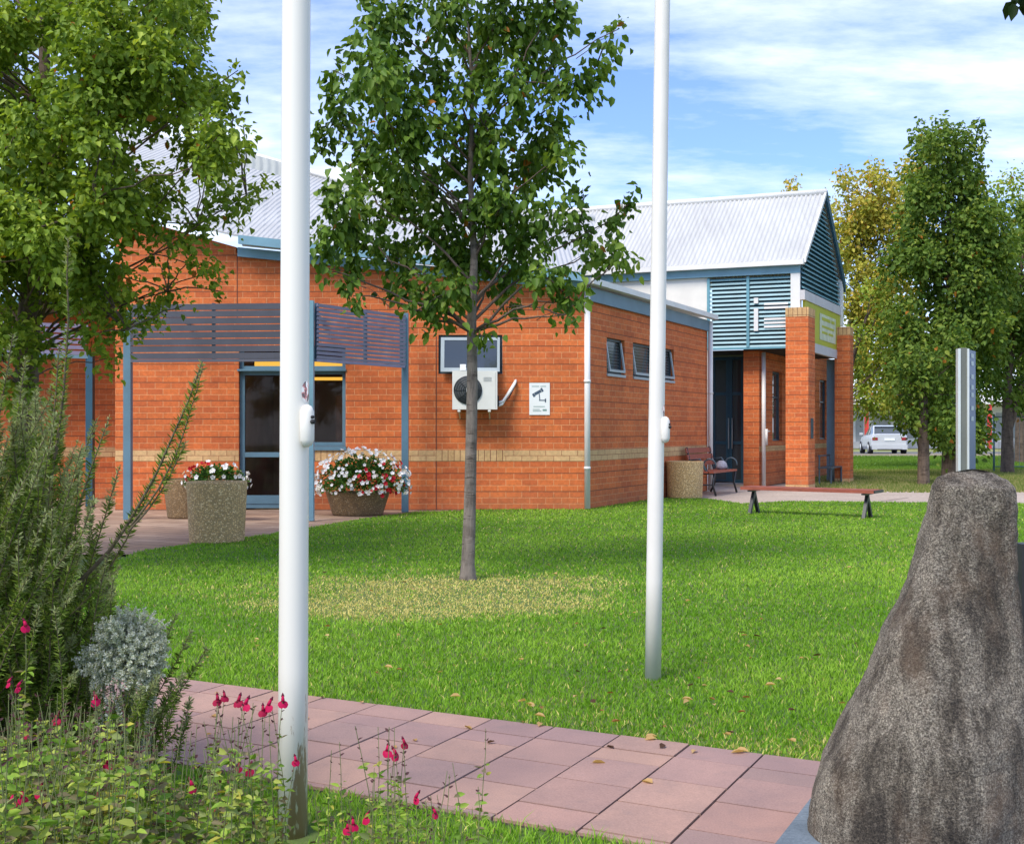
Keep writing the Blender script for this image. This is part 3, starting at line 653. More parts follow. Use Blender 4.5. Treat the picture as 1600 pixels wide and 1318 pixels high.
# ------------------------------------------------------------------ slatted verandah screens
VS = thing('slatted_screen', (G(485, 813).x, 15.57, 0), 'bent slatted mauve screen on blue posts shading the glass door', 'screen', 'slatted screens on the verandah')
vp = [P(200, HY, 15.8), P(487, HY, 15.57), P(633, HY, 17.25)]
for v in vp: v.z = 0
for i, v in enumerate(vp):
    mb = MB(); wdt = .10 if i != 1 else .06
    mb.cbox(v, wdt, .10, 2.97 if i else 2.86); mb.build('post', M['bluegrey'] if i != 1 else M['bluelight'], VS, bevel=.004)
for i, (a, b, n) in enumerate(((vp[0], vp[1], 8), (vp[1], vp[2], 13))):
    d = (b-a).normalized(); nn = Vector((d.y, -d.x, 0)); pitch = .76/n
    mb = MB()
    for k in range(n): mb.obox(a+d*.055+nn*.03+UP*(2.19+k*pitch), d*((b-a).length-.11), nn*.018, UP*(pitch*(.84 if i == 0 else .72))+nn*.012)
    mb.build('slat_panel', M['slat'] if i == 0 else M['slat2'], VS)
    L = (b-a).length
    for t in ((.46, .94) if i == 0 else (.05, .55, .96)): mb = MB(); mb.obox(a+d*(L*t)+UP*2.19, d*.04, -nn*.04, UP*.76); mb.build('slat_bracket', M['navy'], VS)
    mb = MB(); mb.obox(a+d*.055+UP*2.15, d*((b-a).length-.11), nn*.045, UP*.036); mb.build('lower_rail', M['slat'] if i == 0 else M['slat2'], VS)
for t in (.12, .93):
    mb = MB(); p = vp[0].lerp(vp[1], t)+UP*2.88; mb.bar(p, Vector((p.x, WY-.01, 2.88)), .05, .09); mb.build('roof_beam', M['bluegrey'], VS)
V2 = thing('slatted_screen', (P(135, HY, 18.4).x, 18.4, 0), 'slatted blue screen on a post half hidden by the leafy tree at far left', 'screen', 'slatted screens on the verandah')
a = P(-150, HY, 17.2); b = P(137, HY, 18.4); a.z = b.z = 0; d = (b-a).normalized(); nn = Vector((d.y, -d.x, 0))
mb = MB()
for k in range(6): mb.obox(a+nn*.03+UP*(2.42+k*.085), d*((b-a).length), nn*.018, UP*.058)
mb.build('slat_panel', M['slat2'], V2)
mb = MB(); mb.cbox(b+Vector((.04, 0, 0)), .11, .11, 2.45); mb.build('post', M['navy'], V2)
mb = MB(); mb.obox(a+UP*2.36, d*((b-a).length), nn*.06, UP*.055); mb.build('lower_rail', M['bluelight'], V2)
# ------------------------------------------------------------------ air conditioner and camera notice
AC = thing('air_conditioner', (wx(746), WY, wz(643)), 'cream outdoor air conditioner unit bracketed on the brick wall behind the young tree trunk', 'air conditioner')
ax0, ax1 = wx(707)*.983, wx(777)*.983; z0, z1 = wz(640), wz(581); yf = WY-.36
mb = MB(); mb.obox((ax0, yf, z0), (ax1-ax0, 0, 0), (0, .28, 0), (0, 0, z1-z0)); mb.build('casing', M['ac'], AC, bevel=.015)
cx, cz, R = ax0+.235, (z0+z1)/2, .215
mb = MB(); mb.lathe((0, 0, 0), [(R*.99, 0), (R, .004), (R, .008)], 32)
mb.v = [(cx+x, yf-y_z, cz+y) for x, y, y_z in mb.v]; mb.build('fan_opening', paint('fan_shadow', (.07, .08, .085), .6, .1), AC)
mb = MB()
for k in range(1, 7):
    rr_ = R*k/6.2; mb.tube([(cx+rr_*math.cos(t), yf-.016, cz+rr_*math.sin(t)) for t in np.linspace(0, 2*math.pi, 25)], .004, 5, False)
for k in range(8):
    t = k*math.pi/4; mb.tube([(cx+.03*math.cos(t), yf-.018, cz+.03*math.sin(t)), (cx+R*math.cos(t), yf-.014, cz+R*math.sin(t))], .004, 5)
mb.build('fan_grille', M['black'], AC)
mb = MB(); mb.obox((cx-.02, yf-.024, cz-.03), (.04, 0, 0), (0, .006, 0), (0, 0, .06)); mb.build('grille_badge', M['ac'], AC)
mb = MB()
for k in range(5): mb.obox((ax0+.47, yf-.004, z1-.10-k*.014), (.12, 0, 0), (0, .004, 0), (0, 0, .005))
mb.obox((ax1-.03, yf-.004, z0+.02), (.006, 0, 0), (0, .004, 0), (0, 0, z1-z0-.04)); mb.build('casing_vent', paint('ac_grey', (.45, .46, .44), .5, .1), AC)
for x in (ax0+.10, ax1-.12): mb = MB(); mb.bar((x, yf+.0, z0-.02), (x, WY, z0-.02), .04, .03); mb.bar((x, yf+.05, z0-.03), (x, WY-.01, z0-.13), .02); mb.build('bracket', M['ac'], AC)
mb = MB(); mb.obox((ax1+.003, yf+.12, z0+.05), (.02, 0, 0), (0, .1, 0), (0, 0, .16)); mb.build('valve_cover', M['dark'], AC)
mb = MB()
for k, o_ in enumerate((0, .045)):
    mb.tube([(ax1+.02, yf+.14, z0+.06+o_), (ax1+.07+o_*.3, yf+.17, z0+.08+o_), (wx(795)+o_*.5, WY-.10, wz(613)+o_*.3), (wx(803)+o_*.3, WY-.06, wz(598)-.02+o_*.2), (wx(806), WY+.01, wz(594))], .021, 10)
mb.build('insulated_pipe', M['white'], AC)
mb = MB(); mb.tube([(ax1+.03, yf+.17, z0+.10), (wx(795), WY-.06, wz(622)), (wx(806), WY-.03, wz(600)), (wx(807), WY+.01, wz(596))], .01, 8); mb.build('cable', M['black'], AC)
SG = thing('camera_notice', (wx(842), WY, wz(622)), 'small white upright notice with a surveillance camera symbol on the brick wall', 'sign')
sx, sz = wx(827), wz(648); sw, sh = wx(859)-wx(827), wz(598)-wz(648)
mb = MB(); mb.obox((sx, WY-.012, sz), (sw, 0, 0), (0, .01, 0), (0, 0, sh)); mb.build('sign_panel', M['signwhite'], SG)
def sbox(mb, cx, cz, w_, h_, ang=0, y=WY-.0135):
    c, s_ = math.cos(ang), math.sin(ang); q = []
    for a, b in ((-1, -1), (1, -1), (1, 1), (-1, 1)):
        x, z = a*w_/2, b*h_/2; q.append((sx+sw*cx+x*c-z*s_, y, sz+sh*cz+x*s_+z*c))
    mb.face(q)
mb = MB(); sbox(mb, .42, .70, .11, .045, .5); sbox(mb, .22, .615, .035, .055, .5, WY-.0138); sbox(mb, .62, .78, .03, .06, .5, WY-.0138)
sbox(mb, .50, .56, .014, .10, .1, WY-.0136); sbox(mb, .62, .455, .09, .016); sbox(mb, .79, .45, .018, .06, 0, WY-.0137); mb.build('camera_symbol', M['ink'], SG)
def text(name, s, loc, size, mat, parent, rot=(math.pi/2, 0, 0), align='CENTER', ext=.001):
    cu = bpy.data.curves.new(name, 'FONT'); cu.body = s; cu.size = size; cu.align_x = align; cu.align_y = 'CENTER'; cu.extrude = ext
    tmp = bpy.data.objects.new(name+'_tmp', cu); C.objects.link(tmp)
    dg = bpy.context.evaluated_depsgraph_get(); me = bpy.data.meshes.new_from_object(tmp.evaluated_get(dg)); bpy.data.objects.remove(tmp)
    me.materials.clear(); me.materials.append(mat); o = bpy.data.objects.new(name, me); C.objects.link(o)
    o.location = Vector(loc)-LOC[parent.name]; o.rotation_euler = rot; o.parent = parent; return o
mb = MB()
for k_, (cx_, cz_2, w_2, h_2) in enumerate(((.30, .89, .36, .022), (.68, .89, .28, .022))): sbox(mb, cx_, cz_2, w_2*sw, h_2*sh)
mb.build('lettering', M['inkgreen'], SG)
mb = MB()
for cx_, cz_2, w_2, h_2 in ((.48, .26, .56, .02), (.34, .17, .34, .02), (.38, .12, .42, .02), (.75, .15, .20, .06)): sbox(mb, cx_, cz_2, w_2*sw, h_2*sh)
mb.build('lettering', M['inkgreen'], SG)
# ------------------------------------------------------------------ entrance gable
E0 = Vector((6.0, 24.0, 0)); GN = SN; GW = 4.0
EN = thing('entrance_building', (6.0, 26.5, 0), 'gabled entrance with corrugated white roof, teal louvres and two brick piers', 'building')
ridge0 = E0+D1*2.0+UP*6.52; RL = 9.2
def corr(mb, e, r, d, L, pitch=.10, amp=.021):
    n = int(L/pitch*6); slope = (r-e); nr = slope.cross(d).normalized()
    if nr.z < 0: nr = -nr
    V = []
    for k in range(n+1):
        s = L*k/n; h = nr*(amp*math.sin(2*math.pi*s/pitch)); V += [e+d*s+h, r+d*s+h]
    mb.grid(V, [(2*k, 2*k+2, 2*k+3, 2*k+1) for k in range(n)])
mb = MB(); e_ = E0+UP*4.76-SN*0
corr(mb, e_-D1*.06+SN*.12, ridge0+SN*.12, U2, RL); mb.build('roof', M['roof_plain'], EN); mb = MB()
corr(mb, E0+D1*4.06+UP*4.76+SN*.12, ridge0+SN*.12, U2, RL); mb.build('roof', M['roof_plain'], EN)
mb = MB(); mb.obox(E0-D1*.14+UP*4.66+SN*.1, U2*(RL), D1*.12, UP*.10); mb.build('gutter', M['white'], EN, bevel=.01)
mb = MB(); mb.tube([ridge0+UP*.02+SN*.14, ridge0+UP*.02+U2*RL], .07, 8); mb.build('ridge_cap', M['white'], EN)
mb = MB(); mb.obox(E0-D1*.01+UP*4.50, U2*RL, D1*.05, UP*.17); mb.build('fascia', M['bluelight'], EN)
def rake(mb, a, b, h, th, out): mb.obox(a+SN*out-UP*h, b-a, SN*th, UP*h)
mb = MB(); rake(mb, E0+UP*4.80-D1*.08, ridge0+UP*.05, .10, .04, .10); mb.build('barge_board', M['white'], EN)
mb = MB(); rake(mb, ridge0+UP*.05, E0+D1*4.10+UP*4.76, .24, .05, .10); mb.build('barge_board', M['navy'], EN)
mb = MB(); a = E0+D1*.05+UP*4.16; b = E0+D1*3.95+UP*4.16; ap_ = ridge0-UP*.22
mb.face([a, b, b+UP*.42, ap_, a+UP*.42]); mb.build('gable_backing', M['navy'], EN)
mb = MB(); z = 4.20
while z < 6.2:
    t = 0 if z < 4.58 else (z-4.58)/(6.3-4.58)
    l = .08+1.92*t; L = 4-2*l
    if L > .1: mb.obox(E0+D1*l+UP*z+SN*.02, D1*L, SN*.05-UP*.02, UP*.03)
    z += .10
mb.build('gable_louvre', M['teal'], EN)
mb = MB(); mb.obox(E0+UP*3.94-D1*.0+SN*.0, D1*4.0, SN*.10, UP*.20); mb.build('beam', M['beam'], EN); mb = MB(); mb.obox(E0+UP*2.90+D1*.05, D1*3.93, SN*.08, UP*.20); mb.build('beam', M['beam'], EN)
mb = MB(); mb.obox(E0+UP*3.78-D1*.0+U2*.0-SN*.002, D1*.16, U2*.19, UP*.72); mb.build('post', M['white'], EN)
mb = MB(); mb.obox(E0+UP*3.70+D1*3.82+SN*.012, D1*.18, SN*.10, UP*1.1); mb.build('post', M['white'], EN)
mb = MB(); mb.obox(E0+D1*3.70+UP*0, D1*.22, -SN*.22, UP*2.90); mb.build('steel_post', M['bluelight'], EN)
GSgn = MB(); GSgn.obox(E0+D1*.15+UP*3.10+SN*.02, D1*3.72, SN*.05, UP*.84); gs = GSgn.build('sign_board', M['signgreen'], EN, 'olive green sign board with pale lettering under the gable')
rz = math.atan2(D1.y, D1.x)
mb = MB(); mb.obox(E0+D1*1.55+UP*3.22+SN*.075, D1*1.7, SN*.006, UP*.58); mb.build('sign_panel', M['signgrey'], gs)
gc = E0+D1*2.4+SN*.083
mb = MB()
for a_, z_, l_2, h_ in ((1.75, 3.66, .9, .07), (2.75, 3.66, .35, .07), (1.75, 3.50, 1.3, .05), (1.75, 3.37, .6, .05), (2.45, 3.37, .5, .05)): mb.obox(E0+D1*a_+SN*.082+UP*z_, D1*l_2, SN*.004, UP*h_)
mb.build('lettering', M['signgreen'], gs)
# near side face : louvre screen and white wall
def st(px, base, d=U2):
    k = (px-800)/F; return (k*base.y-base.x)/(d.x-k*d.y)
NF = E0+D1*.06
sA, sB = st(1238, NF), st(1105, NF)
mb = MB(); mb.obox(NF+U2*sA+UP*2.98+D1*.35, U2*(sB-sA), D1*.03, UP*1.5); mb.build('louvre_backing', M['navy'], EN)
mb = MB(); n = 17; pit = 1.52/n
for k in range(n): mb.obox(NF+U2*sA+UP*(2.98+k*pit), U2*(sB-sA), D1*.04, UP*(pit*.52)+D1*.02)
mb.build('louvre_screen', M['teal'], EN)
mb = MB(); s17 = st(1171, NF); mb.obox(NF+U2*s17-D1*.02+UP*2.98, U2*.06, D1*.018, UP*1.5)
mb.obox(NF+U2*sA+UP*2.94-D1*.01, U2*(sB-sA), D1*.06, UP*.038); mb.obox(NF+U2*(sB-.06)-D1*.02+UP*2.98, U2*.06, D1*.018, UP*1.5); mb.build('louvre_frame', M['teal'], EN)
mb = MB(); sI = st(1185, NF)
for z0_, z1_ in ((3.32, 3.80), (3.90, 4.02)): mb.obox(NF+U2*sI-D1*.025+UP*z0_, U2*.09, D1*.02, UP*(z1_-z0_))
for z_, l_2 in ((3.86, .50), (3.78, .50), (3.54, .56), (3.46, .56), (3.38, .56)):
    mb.obox(NF+U2*(sI-.12-l_2)-D1*.012+UP*z_, U2*l_2, D1*.012, UP*.045)
mb.build('information_symbol', M['white'], EN, 'pale letter i and bars fixed on the teal louvres')
mb = MB(); mb.obox(NF+U2*sB+UP*0+D1*.02, U2*(RL-sB-.3), D1*.12, UP*4.5); mb.build('rendered_wall', M['cream'], EN)
# doors and inner walls
DB = P(1168, HY, 26.2); DB.z = 0; Ld = st(1107, DB); 
f = window(EN, DB, U2, -D1, 0, Ld*1.15, .02, 2.90, .02, (Ld*.12, Ld*.42, Ld*.5, Ld*.86), 'navy', 'glassdark', .07, name='glass_entry_door', bars=(2.02, .9))
mb = MB(); mb.tube([DB+U2*(Ld*.45)-D1*.1+UP*.8, DB+U2*(Ld*.45)-D1*.1+UP*1.5], .015, 8); mb.tube([DB+U2*(Ld*.36)-D1*.1+UP*.8, DB+U2*(Ld*.36)-D1*.1+UP*1.5], .015, 8); mb.build('door_handle', M['frame'], f)
K = P(1186, HY, 24.75); K.z = 0
mb = MB(); tK = side_t(1304, K); wn = [(side_t(1207, K), side_t(1222, K)), (side_t(1281, K), side_t(1293, K))]
wallgrid(mb, K, D1, SN, [0, tK], [0], lambda u: 3.15, [(a, b, .98, 2.55) for a, b in wn], .24)
wallgrid(mb, K-SN*.24-D1*.001, -SN, -D1, [0, .10], [0], lambda u: 3.15, [], .24)
mb.obox(DB+D1*.02, -U2*.3, D1*.2, UP*3.1)
mb.build('inner_wall', M['brick'], EN)
mb = MB(); band(mb, K, D1, SN, 0, tK, .76, .88); mb.build('cream_band', M['band'], EN)
for a, b in wn: window(EN, K, D1, SN, a, b, .98, 2.55, .12, (), 'framedark', 'glassdark', .04, bars=(1.95,))
mb = MB(); c = K+SN*.07+D1*.12; mb.tube([c+UP*.02, c+UP*2.9], .045, 12); mb.build('downpipe', M['white'], EN)
mb = MB(); mb.tube([c+SN*.06+UP*.9, c+SN*.06+UP*1.25], .03, 8); mb.tube([c+SN*.06+UP*1.2+D1*.0, c+SN*.06+UP*1.2+D1*.25], .02, 8); mb.build('pipe_fitting', M['white'], EN)
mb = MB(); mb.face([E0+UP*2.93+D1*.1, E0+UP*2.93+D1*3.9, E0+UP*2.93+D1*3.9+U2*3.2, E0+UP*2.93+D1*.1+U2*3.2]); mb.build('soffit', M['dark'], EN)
def pier(c, w_, top, d):
    mb = MB(); c = Vector(c); a = U2; o = c
    mb.obox(o, -a*-w_, D1*w_*d, UP*(top-.19)); p = mb.build('pier', M['brick'], EN)
    mb = MB(); mb.obox(o-a*.004-D1*.004+UP*(top-.19), a*(w_+.008), D1*(w_*d+.008), UP*.19); mb.build('pier_cap', M['soldier'], p)
    mb = MB(); mb.obox(o-a*.003-D1*.003, a*(w_+.006), D1*(w_*d+.006), UP*.1); mb.build('pier_base', M['band'], p)
c1_ = P(1263, HY, 23.75); c1_.z = 0; pier(c1_, .46, 3.76, 1.35)
c2_ = P(1328, HY, 26.9); c2_.z = 0; pier(c2_, .345, 3.64, 1.2)
mb = MB(); q = c1_+D1*.2; mb.obox(q+SN*.003+UP*1.05, D1*.18, SN*.02, UP*.42); mb.build('plaque', M['framedark'], EN)
# ------------------------------------------------------------------ planters and flowers
def planter(loc, r0, r1, h, mat, name, label, cat='planter', group='exposed aggregate planters', sx=1, sy=1):
    t = thing(name, loc, label, cat, group)
    mb = MB(); mb.lathe(loc, [(r0*.98, .0), (r0, .02), (r1, h-.02), (r1, h), (r1*.86, h), (r1*.84, h-.06), (r1*.5, h-.07)], 40, sx, sy); mb.build('bowl', mat, t)
    mb = MB(); mb.lathe(Vector(loc)+UP*(h-.075), [(r1*.85, 0), (r1*.85, .015), (r1*.4, .03)], 30, sx, sy); mb.build('potting_soil', M['soil'], t)
    return t
pA = G(339, 846); pA.z = 0; planter(pA, .295, .325, .66, M['agg'], 'cylinder_planter', 'tan pebbled cylinder planter on the terrace at the edge of the lawn')
pB = P(296, HY, 16.2); pB.z = 0; planter(pB, .30, .36, .54, M['aggdark'], 'bowl_planter', 'dark bowl planter on the terrace behind the tan cylinder planter')
pC = P(1070, HY, 20.9); pC.z = 0; planter(pC, .315, .335, .66, M['agg'], 'cylinder_planter', 'tan pebbled cylinder planter beside the armrest bench by the side wall')
pD = P(559, HY, 16.7); pD.z = 0; planter(pD, .37, .46, .33, M['aggdark'], 'bowl_planter', 'low wide brown bowl planter overflowing with white and red flowers', sx=1, sy=.75)
mb = MB()
def flowers(name, label, c, rx, ry, rz, nleaf, nfl, redfn, seed, fr=.03):
    r = np.random.default_rng(seed); c = np.array(c); t = thing(name, c-np.array([0, 0, rz*.4]), label, 'flowers', 'flowering plants in planters')
    d = unit(r.normal(size=(nleaf, 3))); d[:, 2] = np.abs(d[:, 2])*1.1-.25; rad = r.uniform(.4, .95, nleaf)
    p = c+d*rad[:, None]*np.array([rx, ry, rz]); L = r.uniform(.04, .07, nleaf)
    V, Fq = leaves(p, d+r.normal(size=(nleaf, 3))*.5, r.normal(size=(nleaf, 3))*.4+np.array([0, -.3, 1]), L, L*.55)
    col = np.array([(.05, .13, .02), (.09, .20, .03), (.03, .08, .015)])[r.integers(0, 3, nleaf)]
    npmesh('foliage', V, Fq, np.repeat(col, 6, 0), M['leafsoft'], t)
    for nm, want in (('white_blossoms', False), ('red_blossoms', True)):
        d = unit(r.normal(size=(nfl*3, 3))); d[:, 2] = np.abs(d[:, 2])*1.15-.3; d = unit(d)
        p = c+d*np.array([rx, ry, rz])*r.uniform(.94, 1.06, (len(d), 1)); isr = np.array([redfn((q-c)/np.array([rx, ry, rz]), r) for q in p])
        k = isr == want; k[nfl*(1 if not want else 3):] = False
        p = p[k]; d = d[k]; n = len(p)
        if n == 0: continue
        nn = unit(d+r.normal(size=d.shape)*.35+np.array([0, -.25, 0])); tx = unit(np.cross(nn, np.array([.2, .1, 1.]))); ty = np.cross(nn, tx)
        R = fr*r.uniform(.75, 1.2, n)[:, None]; ring = []
        for j in range(10):
            a = 2*math.pi*j/10; rad_ = R*(1.0 if j % 2 == 0 else .72); ring.append(p+tx*math.cos(a)*rad_+ty*math.sin(a)*rad_+nn*.008)
        V = np.stack([p-nn*.008]+ring, 1).reshape(-1, 3); kk = np.arange(n)[:, None]*11
        Fq = [kk+np.array([0, 1+j, 1+(j+1) % 10]) for j in range(10)]
        base = np.array([.85, .84, .86]) if not want else np.array([.55, .02, .035])
        col = np.repeat(base*r.uniform(.8, 1.05, (n, 1)), 11, 0)
        npmesh(nm, V, [np.concatenate(Fq)], col, M['petal'], t, False)
flowers('petunia_plant', 'big mound of white and red petunias in the low bowl planter', P(566, 755, 16.5), .68, .48, .50, 2600, 340,
        lambda q, r: (q[0] > -.15 and q[0] < .85 and q[2] < .75 and q[0] > .0 and r.random() < (.32 if q[2] < .3 else .12)), 3, .033)
flowers('petunia_plant', 'small clump of white and red petunias behind the tan cylinder planter', P(338, 752, 15.6), .46, .25, .27, 1100, 60,
        lambda q, r: (q[0] < -.1 and q[0] > -.9 and r.random() < .5), 5, .036)
# ------------------------------------------------------------------ benches
a = P(1178, HY, 16.9); b = P(1355, HY, 15.95); a.z = b.z = 0; d = (b-a).normalized(); nn = Vector((d.y, -d.x, 0))
BN = thing('park_bench', (a+b)/2, 'long backless bench with reddish timber seat on black legs, on the lawn', 'bench', 'benches')
mb = MB()
for k in range(4): mb.obox(a-d*.13+nn*(-.19+k*.1)+UP*.355, d*((b-a).length+.28), nn*.085, UP*.045)
mb.build('seat', M['wood'], BN, bevel=.008)
mb = MB(); mb.obox(b+d*.15-nn*.19+UP*.36, d*.02, nn*.385, UP*.035); mb.build('seat_end', M['black'], BN)
for p in (a, b):
    mb = MB()
    mb.bar(p+nn*.16+UP*.0, p-nn*.02+UP*.355, .045, .05); mb.bar(p-nn*.16+UP*.0, p+nn*.02+UP*.352, .045, .05)
    mb.obox(p-nn*.18-d*.025+UP*.33, d*.05, nn*.36, UP*.02); mb.build('leg', M['black'], BN)
BC = thing('armrest_bench', P(1110, 770, 21.8), 'timber bench with curled iron armrests against the side brick wall', 'bench', 'benches')
o1 = P(1058, HY, 21.6); o1.z = 0   # far-left end behind planter; bench faces away from side wall
bb = P0+D1*4.45+SN*.12; be = P0+D1*6.0+SN*.12; bb.z = be.z = 0
mb = MB()
for k in range(4): mb.obox(bb+SN*(.12+k*.11)+UP*.42, be-bb, SN*.09, UP*.035)
mb.build('seat', M['wood'], BC)
mb = MB()
for k in range(3): mb.obox(bb+SN*(.06-k*.03)+UP*(.55+k*.12), be-bb, SN*.025, UP*.095-SN*.02)
mb.build('backrest', M['wood'], BC)
for p in (bb+D1*.08, be-D1*.08):
    mb = MB(); w1 = .02
    mb.tube([p+SN*.03+UP*.0, p+SN*.12+UP*.2, p+SN*.10+UP*.43, p-SN*.01+UP*.9], w1, 8)
    mb.tube([p+SN*.56, p+SN*.50+UP*.2, p+SN*.53+UP*.42], w1, 8); mb.tube([p+SN*.12+UP*.2, p+SN*.50+UP*.2], .014, 8)
    mb.tube([p+SN*.1+UP*.41, p+SN*.53+UP*.41], .016, 8); mb.build('leg_frame', M['black'], BC)
    mb = MB(); pts = [p+SN*(.44+.12*math.cos(t))+UP*(.56+.12*math.sin(t)) for t in np.linspace(-1.2, 4.4, 18)]
    mb.tube([p+SN*.08+UP*.66, p+SN*.25+UP*.68]+[q_ for q_ in reversed(pts[3:])], .014, 8); mb.build('armrest', M['framedark'], BC)
BG = MB(); BG.lathe(be-D1*.35+SN*.33+UP*.456, [(.05, 0), (.11, .02), (.12, .07), (.09, .13), (.05, .17), (.02, .18)], 18)
bo = BG.build('cloth_bag', M['bag']); tag(bo, 'small grey soft bag sitting on the armrest bench', 'bag')
for v in bo.data.vertices: v.co += Vector(noise.noise_vector(v.co*9))*.02
BS = thing('metal_bench', P(1287, 752, 25.6), 'small dark metal bench under the porch between the brick piers', 'bench', 'benches')
p = P(1278, HY, 26.0); p.z = 0; mb = MB()
mb.obox(p+UP*.36, D1*1.3, SN*.3, UP*.03); mb.build('seat', M['framedark'], BS)
mb = MB(); mb.obox(p+UP*.62, D1*1.3, SN*.02, UP*.04); mb.build('backrest', M['framedark'], BS)
for t in (.05, 1.2):
    mb = MB(); mb.bar(p+D1*t+SN*.02, p+D1*t+SN*.02+UP*.66, .03); mb.bar(p+D1*t+SN*.28, p+D1*t+SN*.28+UP*.36, .03); mb.build('leg', M['framedark'], BS)
# ------------------------------------------------------------------ flagpoles
def polemat():
    m, nt, b = newmat('pole_weathered'); tc = N(nt, 'ShaderNodeTexCoord').outputs['Object']
    s = N(nt, 'ShaderNodeSeparateXYZ'); nt.links.new(tc, s.inputs[0])
    n = noi(nt, tc, 9, 6, .7, (2.2, 2.2, .25)); lowm = ramp(nt, s.outputs[2], [(.0, (1, 1, 1)), (.50, (0, 0, 0))])
    f = ramp(nt, math_(nt, 'ADD', math_(nt, 'MULTIPLY', n, .86), math_(nt, 'MULTIPLY', lowm, .14)), [(.555, (0, 0, 0)), (.572, (1, 1, 1))])
    f = math_(nt, 'MULTIPLY', f, math_(nt, 'MINIMUM', math_(nt, 'MULTIPLY', lowm, 5), 1))
    c = mixc(nt, f, (.76, .73, .665), (.34, .24, .16))
    f2 = ramp(nt, noi(nt, tc, 34, 4, .6, (1, 1, .06)), [(.58, (0, 0, 0)), (.64, (.6, .6, .6))])
    c = mixc(nt, math_(nt, 'MULTIPLY', f2, math_(nt, 'MULTIPLY', lowm, .5)), c, (.4, .36, .30)); nt.links.new(c, b.inputs['Base Color']); b.inputs['Roughness'].default_value = .32
    return m
M['poleW'] = polemat()
def flagpole(base, top_at, rb, label, cleat_z, side, hz):
    base = Vector(base); t = thing('flagpole', base, label, 'flagpole', 'white flagpoles'); dv = (Vector(top_at)-base)
    dv = dv/dv.z; ht = 6.2
    mb = MB(); mb.tube([base+dv*(ht*k/12)+UP*-.02 for k in range(13)], [rb*(1-.045*k/12*2.4) for k in range(13)], 40); mb.build('pole', M['poleW'] if rb > .042 else M['pole'], t)
    mb = MB(); mb.lathe(base+dv*ht, [(rb*.9, -.02), (rb*1.0, 0), (rb*.7, .04), (rb*.1, .06)], 24); mb.build('finial', M['white'], t)
    a = math.radians(side); dr = Vector((math.cos(a), -math.sin(a), 0)); tg = Vector((-dr.y, dr.x, 0))
    c = base+dv*cleat_z+dr*(rb+.012)
    mb = MB(); h = .128; w_ = .021; prof = [(.002, -h/2), (.014, -h/2+.006), (w_, -h/2+.022), (w_*1.03, 0), (w_, h/2-.022), (.014, h/2-.006), (.002, h/2)]
    mb.lathe(c, prof, 20); mb.build('cleat_cover', M['cream'], t)
    mb = MB(); mb.tube([c+dr*.018+UP*.026, c+dr*.027+UP*.026], .005, 8); mb.tube([c+dr*.018+UP*.012, c+dr*.03+UP*.012], .007, 8); mb.build('cleat_screw', M['dark'], t)
    mb = MB(); V = []; cz_ = hz; n = 24; rings = 5; R_ = rb*1.012
    for i in range(rings+1):
        for k in range(n):
            ph = 2*math.pi*k/n; q = i/rings; dth = .72*q*math.cos(ph); dzz = .031*q*math.sin(ph); an = math.radians(side-12)+dth*.62
            V.append(base+dv*(cz_+dzz)+Vector((math.cos(an), -math.sin(an), 0))*(R_*(1-.022*cz_)))
    mb.grid(V, [(i*n+k, i*n+(k+1) % n, (i+1)*n+(k+1) % n, (i+1)*n+k) for i in range(rings) for k in range(n)]); mb.build('access_plate', M['mirror'], t)
m_, nt_, b_ = newmat('polished_plate'); b_.inputs['Metallic'].default_value = 1; b_.inputs['Roughness'].default_value = .08
nt_.links.new(ramp(nt_, noi(nt_, geo(nt_), 70, 2, .5, (1, 1, .6)), [(.42, (.08, .09, .10)), (.5, (.45, .18, .18)), (.56, (.6, .6, .6))]), b_.inputs['Base Color']); M['mirror'] = m_
b1 = G(457, 1304); flagpole(b1, P(463, 0, b1.y), .0445, 'nearest white flagpole, scuffed at its foot, standing behind the red-flowered salvia', H+(HY-665)/F*b1.y, 38, H+(HY-612)/F*b1.y)
b2 = G(1020, 1062); flagpole(b2, P(1035, 0, b2.y), .0395, 'white flagpole standing in the lawn right of the young tree', H+(HY-671)/F*b2.y, 38, H+(HY-642)/F*b2.y)
